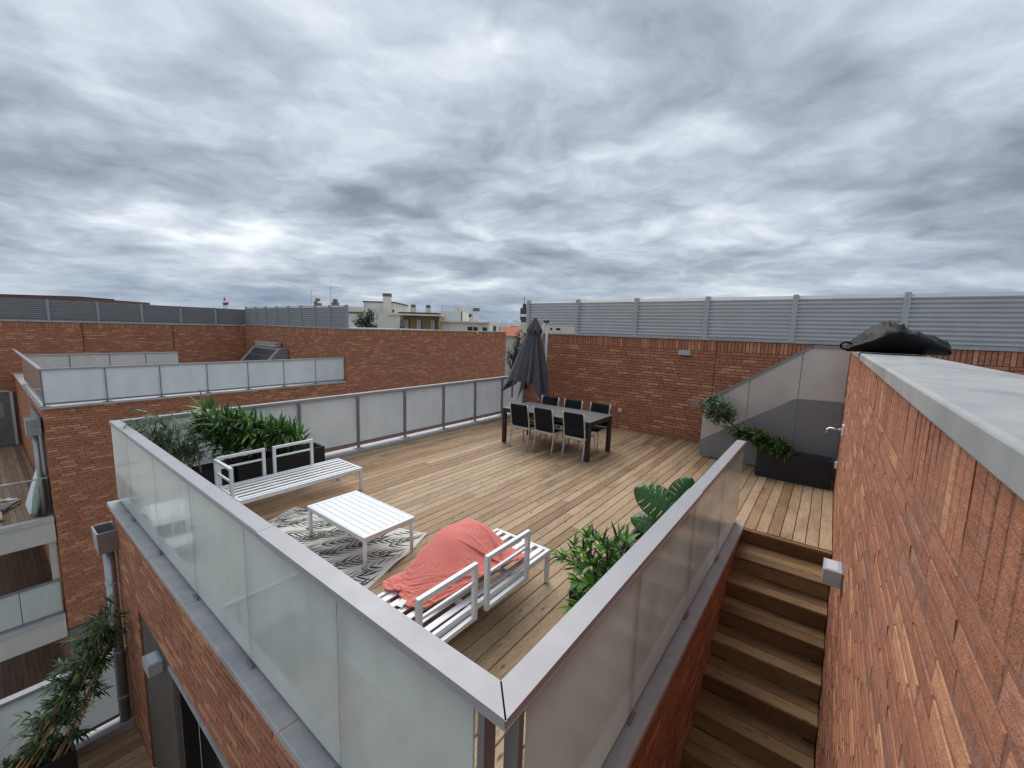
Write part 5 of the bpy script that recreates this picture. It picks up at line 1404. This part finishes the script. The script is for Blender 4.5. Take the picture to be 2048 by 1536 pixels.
for px in (801, 827, 856):
    w_ = lpart('window', MB().box(U(px, ref), U(px + 9, ref), 1.50, 1.60, H - 2.45, H - 0.42), M_WHITEWALL, t)
    lpart('shutter', MB().box(U(px + 9, ref), U(px + 10.5, ref), 1.49, 1.60, H - 2.45, H - 0.40), M_BROWNTRIM, w_)
lpart('balcony_rail', MB().box(U(800, ref), U(878, ref), 0.02, 0.10, H - 1.72, H - 1.52), M_BROWNTRIM, t)
lpart('balcony_panel', MB().box(U(800, ref) + 0.05, U(878, ref) - 0.05, 0.04, 0.07, H - 2.5, H - 1.73), M_GLASSD, t)
lpart('balcony_floor', MB().box(U(800, ref), U(878, ref), 0.0, 1.6, H - 2.7, H - 2.52), M_RENDERW, t)
for px in (811, 843):
    c = lpart('chimney', MB().box(U(px, ref) - 0.2, U(px + 6, ref), 3, 3.6, H + 0.3, H + 0.95), M_RENDERW, t)
    lpart('chimney_pot', MB().box(U(px, ref) - 0.15, U(px + 6, ref) - 0.05, 3.05, 3.55, H + 0.952, H + 1.3), M_PLINTH, c)
# taller cream block on the left with a big chimney
t, L, H, d = screen_house('apartment_building', 'weathered cream rooftop block with tall chimney, left of the tan balcony', 727, 788, 605, 47.0, 8, M_RENDERW)
lpart('wall', MB().box(-L / 2, L / 2, 0, 6, 0, H), M_RENDERW, t); lpart('roof', MB().box(-L / 2 - .1, L / 2 + .1, -.1, 6.1, H + .002, H + .12), M_BROWNTRIM, t)
c = lpart('chimney', MB().box(0.65, 1.45, -0.6, -0.005, 0, H + 0.65), M_RENDERW, t); lpart('chimney_pot', MB().box(0.62, 1.48, -0.62, 0.0, H + 0.652, H + 1.0), M_PLINTH, c)
lpart('window', MB().box(1.55, 1.75, -0.02, -0.003, H - 1.05, H - 0.75), M_WIN, t)
# low wide roof on the left with chimneys
t, L, H, d = screen_house('apartment_building', 'long low pale roof with two chimneys and aerials behind the louvre screen', 595, 728, 612, 52.0, 8, M_RENDERW)
lpart('wall', MB().box(-L / 2, L / 2, 0, 9, 0, H), M_RENDERW, t)
lpart('roof', MB().box(-L / 2, L / 2, -0.15, -0.005, H - 0.8, H - 0.65), M_BROWNTRIM, t)
for px in (626, 662):
    x = (px - 661.5) * 52 / FPX; c = lpart('chimney', MB().box(x - 0.35, x + 0.35, 1, 1.7, H + .002, H + 0.55), M_PLINTH, t); lpart('chimney_pot', MB().box(x - 0.2, x + 0.2, 1.1, 1.6, H + 0.552, H + 0.95), M_PLINTH, c)
lpart('roof_pipe', MB().tube([((630 - 661.5) * 52 / FPX, 0.8, H + 0.45), ((656 - 661.5) * 52 / FPX, 0.8, H + 0.40)], 0.10, 10), M_PVC, t)
for nm, px, top, lab in (('aerial', 622, 580, 'thin television aerial above the left chimney'), ('aerial', 661, 573, 'tall television aerial above the right chimney'), ('aerial', 884, 610, 'small television aerial on the cream rooftop by the pale tower')):
    a = ray_at(px, top, 52); b = ray_at(px, 625, 52); mb = MB().tube([(a[0], a[1], b[2] - 1.0), tuple(a)], 0.035, 6)
    for k in range(3):
        zz = a[2] - 0.05 - 0.75 * k; L_ = (1.2, 0.5, 0.35)[k]; mb.tube([(a[0] - 0.1, a[1] - 0.1, zz), (a[0] + L_ * 0.79, a[1] + L_ * 0.61, zz - 0.03)], 0.022, 5)
    solo('television_aerial', mb, M_ALU, lab, 'aerial')
# right cream blocks
t, L, H, d = screen_house('apartment_building', 'cream block with blank framed wall panel right of the tan balcony', 880, 925, 622, 46.0, 8, M_RENDERW)
lpart('wall', MB().box(-L / 2, L / 2, 0, 7, 0, H), M_RENDERW, t); lpart('wall_panel', MB().box(-0.6, L / 2 - 0.15, -0.05, -0.003, H - 1.2, H - 0.15), M_WHITEWALL, t); lpart('drain_strip', MB().box(L / 2 - 0.12, L / 2 - 0.02, -0.06, -0.003, H - 1.3, H - 0.1), M_BROWNTRIM, t)
chimney_ = lpart('chimney', MB().box(L / 2 + 1.1, L / 2 + 1.7, 1, 1.7, 0, H + 0.1), M_WHITEWALL, t); lpart('chimney_pot', MB().box(L / 2 + 1.05, L / 2 + 1.75, 0.95, 1.75, H + 0.102, H + 0.45), M_PLINTH, chimney_)
t, L, H, d = screen_house('apartment_building', 'low cream wing with two windows at the right end of the cream block', 880, 978, 645, 45.0, 8, M_RENDERW)
lpart('wall', MB().box(-L / 2, L / 2, 0, 8, 0, H), M_RENDERW, t); lpart('roof', MB().box(-L / 2, L / 2 + .1, -.4, 8, H + .002, H + .15), M_RENDERW, t)
for a, b in ((0.35, 0.85), (0.95, 1.45), (1.95, 2.45)):
    lpart('window', MB().box(a, b, -.03, -.003, H - 1.3, H - 0.45), M_WIN, t)
# far towers and white flats
def tower(label, px0, px1, top, depth, mat, rows, win, name='tower_block'):
    t, L, H, d = screen_house(name, label, px0, px1, top, depth, 12, mat)
    lpart('wall', MB().box(-L / 2, L / 2, 0, L, 0, H), mat, t); h_ = 3.0
    for r_ in range(rows):
        for (a, b) in win:
            w_ = lpart('window', MB().box(-L / 2 + L * a, -L / 2 + L * b, -0.06, -0.004, H - 1.0 - h_ * r_ - 1.2, H - 1.0 - h_ * r_), M_WIN, t)
            lpart('sill', MB().box(-L / 2 + L * a - .1, -L / 2 + L * b + .1, -0.5, -0.004, H - 1.0 - h_ * r_ - 2.1, H - 1.0 - h_ * r_ - 1.205), M_WHITEWALL, w_)
    return t, L, H


t, L, H = tower('distant pale tower block with cluttered roof behind the cream wing', 925, 945, 622, 150, M_RENDERW, 4, ((0.05, 0.42), (0.5, 0.9)))
lpart('roof_plant', MB().box(-L * 0.9, -L * 0.5, 1, 4, H - 1, H + 1.2).box(-L * 1.4, -L * 1.0, 1, 4, H - 3, H + 1.8).box(-0.2, 0.2, 1, 2, H, H + 2.2), M_RENDERW, t)
lpart('roof_plant', MB().box(L * 0.5, L * 0.62, 1, 3, 0, H + 0.4), M_WHITEWALL, t)
t, L, H = tower('distant narrow brick tower beside the grey louvre screen', 1041, 1056, 616, 150, M_BROWNTRIM, 7, ((0.05, 0.95),))
lpart('roof_plant', MB().box(-L * 0.2, L * 0.3, 1, 3, H, H + 1.6).tube([(0, 2, H), (0, 2, H + 4)], 0.12, 6), M_BROWNTRIM, t)
for px0, px1, top, dep, lab, win in ((968, 998, 643, 95, 'white flats with grey penthouse in the distance', ((0.3, 0.42), (0.62, 0.82))), (994, 1022, 646, 100, 'white flats with dark balconies in the distance', ((0.15, 0.4), (0.55, 0.85))), (1018, 1050, 645, 110, 'white flats with dark glazed storey next to the brick tower', ((0.1, 0.5), (0.58, 0.8)))):
    t, L, H = tower(lab, px0, px1, top, dep, M_WHITEWALL, 3, win, 'apartment_building')
    lpart('penthouse', MB().box(-L * 0.3, L * 0.25, 2, 6, H + .002, H + 0.8), M_WHITEWALL, t)
# clay roofed house
a = ray_at(1040, 670, 40)
t = thing('house', 'house with orange clay tile roof just left of the grey louvre screen', 'house', (a[0], a[1], ZG)); t.rotation_euler = (0, 0, math.atan2(.61, .79)); H = a[2] - ZG
lpart('wall', MB().box(-1.8, 6, 0, 6, 0, H - 0.1), M_RENDER, t)
rf = lpart('roof', MB().prism([(-0.4, H - 0.15), (6.4, H - 0.15), (3.0, H + 0.75)], 'x', -2.0, 6.2), M_TILE, t)
for i in range(26):
    x = -1.9 + 0.31 * i
    lpart('tile_row', MB().bar((x, -0.38, H - 0.10), (x, 3.0, H + 0.79), 0.14, 0.05), M_TILE, rf)
a = ray_at(1095, 655, 30)
t = thing('house', 'pale yellow house wall with two small windows seen under the louvre screen', 'house', (a[0], a[1], ZG)); t.rotation_euler = (0, 0, math.atan2(.61, .79)); H = a[2] - ZG + 0.25
lpart('wall', MB().box(-1.9, 2.6, 0, 5, 0, H), plain('pale yellow render', (0.66, 0.62, 0.47), 0.9), t)
for x in (0.2, 0.62):
    lpart('window', MB().box(x, x + (0.15 if x < .5 else 0.3), -0.02, -0.003, H - 0.42, H - 0.27), M_WIN, t)
# crane far left
a = ray_at(449, 592, 150); z0_ = ray_at(449, 625, 150)[2] + 0.6
t = thing('tower_crane', 'distant red and white tower crane head above the left louvre screen', 'crane', (a[0], a[1], ZG))
part('mast', MB().box(a[0] - 0.55, a[0] + 0.55, a[1] - 0.55, a[1] + 0.55, ZG, z0_ + 2.0), M_WHITEWALL, t)
part('slewing_unit', MB().box(a[0] - 0.55, a[0] + 0.55, a[1] - 0.551, a[1] + 0.551, z0_ + 2.01, z0_ + 3.0).box(a[0] + 0.2, a[0] + 0.8, a[1] + 0.56, a[1] + 0.9, z0_ + 2.3, z0_ + 3.1), M_RED, t)
part('apex', MB().add([(a[0] - .4, a[1] - .4, z0_ + 3.31), (a[0] + .4, a[1] - .4, z0_ + 3.31), (a[0] + .4, a[1] + .4, z0_ + 3.31), (a[0] - .4, a[1] + .4, z0_ + 3.31), (a[0] - .5, a[1], a[2])], [(0, 1, 4), (1, 2, 4), (2, 3, 4), (3, 0, 4), (3, 2, 1, 0)]), M_RED, t)
part('cab', MB().box(a[0] - .42, a[0] + .42, a[1] - .42, a[1] + .42, z0_ + 3.305, z0_ + 3.7), M_WHITEWALL, t)
# dark roof far left
t, L, H, d = screen_house('apartment_building', 'dark flat roof with pale parapet behind the far left louvre screen', -60, 160, 588, 62, 10, M_PLINTH)
lpart('wall', MB().box(-L / 2, L / 2 + 1, 0, 12, 0, H - 1.2), M_RENDERW, t); lpart('roof', MB().box(-L / 2, L / 2, -0.5, 12, H - 1.19, H - 0.3), M_BROWNTRIM, t); lpart('solar_panels', MB().box(-L / 2, L / 2 - 0.6, 0.2, 6, H - 0.298, H - 0.1), M_WIN, t)
lpart('parapet', MB().box(-L / 2, L / 2 - 2.0, -0.7, -0.505, H - 1.15, H - 0.95), M_WHITEWALL, t)


# ------------------------------------------------------------------ trees
def conifer(name, label, loc, h, r_, seed, n=5200, layered=True):
    t = thing(name, label, 'tree', loc); rs = random.Random(seed)
    tr = MB(); tr.tube([(loc[0], loc[1], loc[2]), (loc[0] + .1, loc[1], loc[2] + h * .5), (loc[0], loc[1], loc[2] + h * .95)], .2, 8, rr=[h * .03, h * .02, 0.03])
    lf = MB(); tips = []
    for i in range(70):
        k = rs.random() ** 0.9; z = loc[2] + h * (0.16 + 0.82 * k); rad = r_ * (1 - k * 0.78) * rs.uniform(0.55, 1.12); th = rs.random() * 6.283
        e = Vector((loc[0] + rad * math.cos(th), loc[1] + rad * math.sin(th), z + (0.06 * h if layered else 0.1 * h) * rs.uniform(-.3, 1))); b = Vector((loc[0], loc[1], z - 0.05 * h))
        tr.tube([b, b.lerp(e, .5) + Vector((0, 0, .1)), e], .04, 5, rr=[.08, .05, .015]); tips.append((b, e))
    for i in range(n):
        b, e = tips[rs.randrange(len(tips))]; k = rs.uniform(0.25, 1.05) ** 0.7; p = b.lerp(e, k) + Vector((rs.gauss(0, .22), rs.gauss(0, .22), rs.gauss(0, .10 if layered else .2))) * (r_ / 3)
        dd = (e - b).normalized() + Vector((rs.uniform(-.8, .8), rs.uniform(-.8, .8), rs.uniform(-.4, .5))); lf.blade(p, dd, rs.uniform(.16, .34) * r_ / 3, .05 * r_ / 3 * rs.uniform(.8, 1.6), .25, 2, rs.uniform(-1.5, 1.5))
    part('trunk', tr, M_BARK, t); part('crown', lf, M_CEDAR, t)


a = ray_at(735, 660, 34)
conifer('cedar_tree', 'dark cedar behind the right end of the louvre screen', (a[0], a[1], ZG), 3.3 - ZG, 3.0, 5, 9000)
a = ray_at(800, 668, 36)
conifer('cedar_tree', 'small dark conifer top peeking over the coping under the tan balcony', (a[0], a[1], ZG), 2.7 - ZG, 1.3, 6, 2500)
a = ray_at(1030, 700, 27)
conifer('evergreen_tree', 'dark evergreen tree in the gap left of the closed parasol', (a[0], a[1], ZG), 1.9 - ZG, 1.7, 8, 9000, False)
a = ray_at(1062, 700, 27)
conifer('evergreen_tree', 'second dark evergreen behind the closed parasol', (a[0], a[1], ZG), 1.6 - ZG, 1.6, 9, 5000, False)
# far tree belt on the horizon
rs = random.Random(77); mb = MB()
for i in range(2600):
    az = rs.uniform(R(-75), R(25)); dist = rs.uniform(260, 420); h_ = rs.uniform(4, 12.5); x, y = math.sin(az) * dist, math.cos(az) * dist
    p = Vector((x, y, ZG + h_)); s_ = rs.uniform(1.2, 2.8)
    for _ in range(3):
        mb.blade(p + Vector((rs.uniform(-3, 3), rs.uniform(-3, 3), rs.uniform(-2, 1))), (rs.uniform(-1, 1), rs.uniform(-1, 1), rs.uniform(-.3, 1)), s_ * 1.6, s_, .5, 2, rs.uniform(-1, 1))
part('distant_woodland', mb, M_CEDAR, kind='stuff')['label'] = 'dark belt of far-off trees along the horizon'

# van in the street, seen mirrored in the near railing glass
vn = thing('parked_van', 'white van parked in the street, mirrored in the near glass railing', 'van', (0, 0, 0))
prof = [(-2.4, 0.45), (2.3, 0.45), (2.45, 0.75), (2.38, 1.05), (1.55, 1.32), (0.95, 2.05), (0.6, 2.25), (-2.3, 2.3), (-2.45, 2.1)]
part('body', MB().prism([(a, b) for a, b in prof], 'y', -0.92, 0.92), M_VANW, vn, bevel=0.08)
part('windscreen', MB().add([(1.52, -0.80, 1.37), (1.52, 0.80, 1.37), (1.02, 0.74, 2.0), (1.02, -0.74, 2.0), (1.54, -0.80, 1.385), (1.54, 0.80, 1.385), (1.04, 0.74, 2.015), (1.04, -0.74, 2.015)], [(0, 3, 2, 1), (4, 5, 6, 7), (0, 1, 5, 4), (1, 2, 6, 5), (2, 3, 7, 6), (3, 0, 4, 7)]), M_WIN, vn)
for s_ in (-1, 1):
    part('side_window', MB().prism([(0.25, 1.4), (1.3, 1.4), (0.9, 1.95), (0.25, 1.98)], 'y', s_ * 0.921, s_ * 0.935), M_WIN, vn)
    part('headlight', MB().cbox(2.28, 2.44, s_ * 0.7 - 0.16, s_ * 0.7 + 0.16, 0.86, 1.04, 0.03), M_LENS, vn)
    part('door_mirror', MB().cbox(1.2, 1.35, s_ * 1.02 - 0.09, s_ * 1.02 + 0.09, 1.35, 1.6, 0.03), M_BLACKP, vn)
    for x in (-1.5, 1.55):
        wh = part('wheel', MB().tube([(x, s_ * 0.74, 0.33), (x, s_ * 0.94, 0.33)], 0.33, 20), M_TYRE, vn); part('rim', MB().tube([(x, s_ * 0.941, 0.33), (x, s_ * 0.955, 0.33)], 0.19, 16), M_ALU, wh)
part('bumper', MB().cbox(2.2, 2.52, -0.9, 0.9, 0.42, 0.66, 0.05), M_BLACKP, vn)
part('grille', MB().box(2.40, 2.47, -0.45, 0.45, 0.78, 0.92), M_BLACKP, vn)
vn.location = (-32.0, -4.75, ZG + 0.005); vn.rotation_euler = (0, 0, R(8))
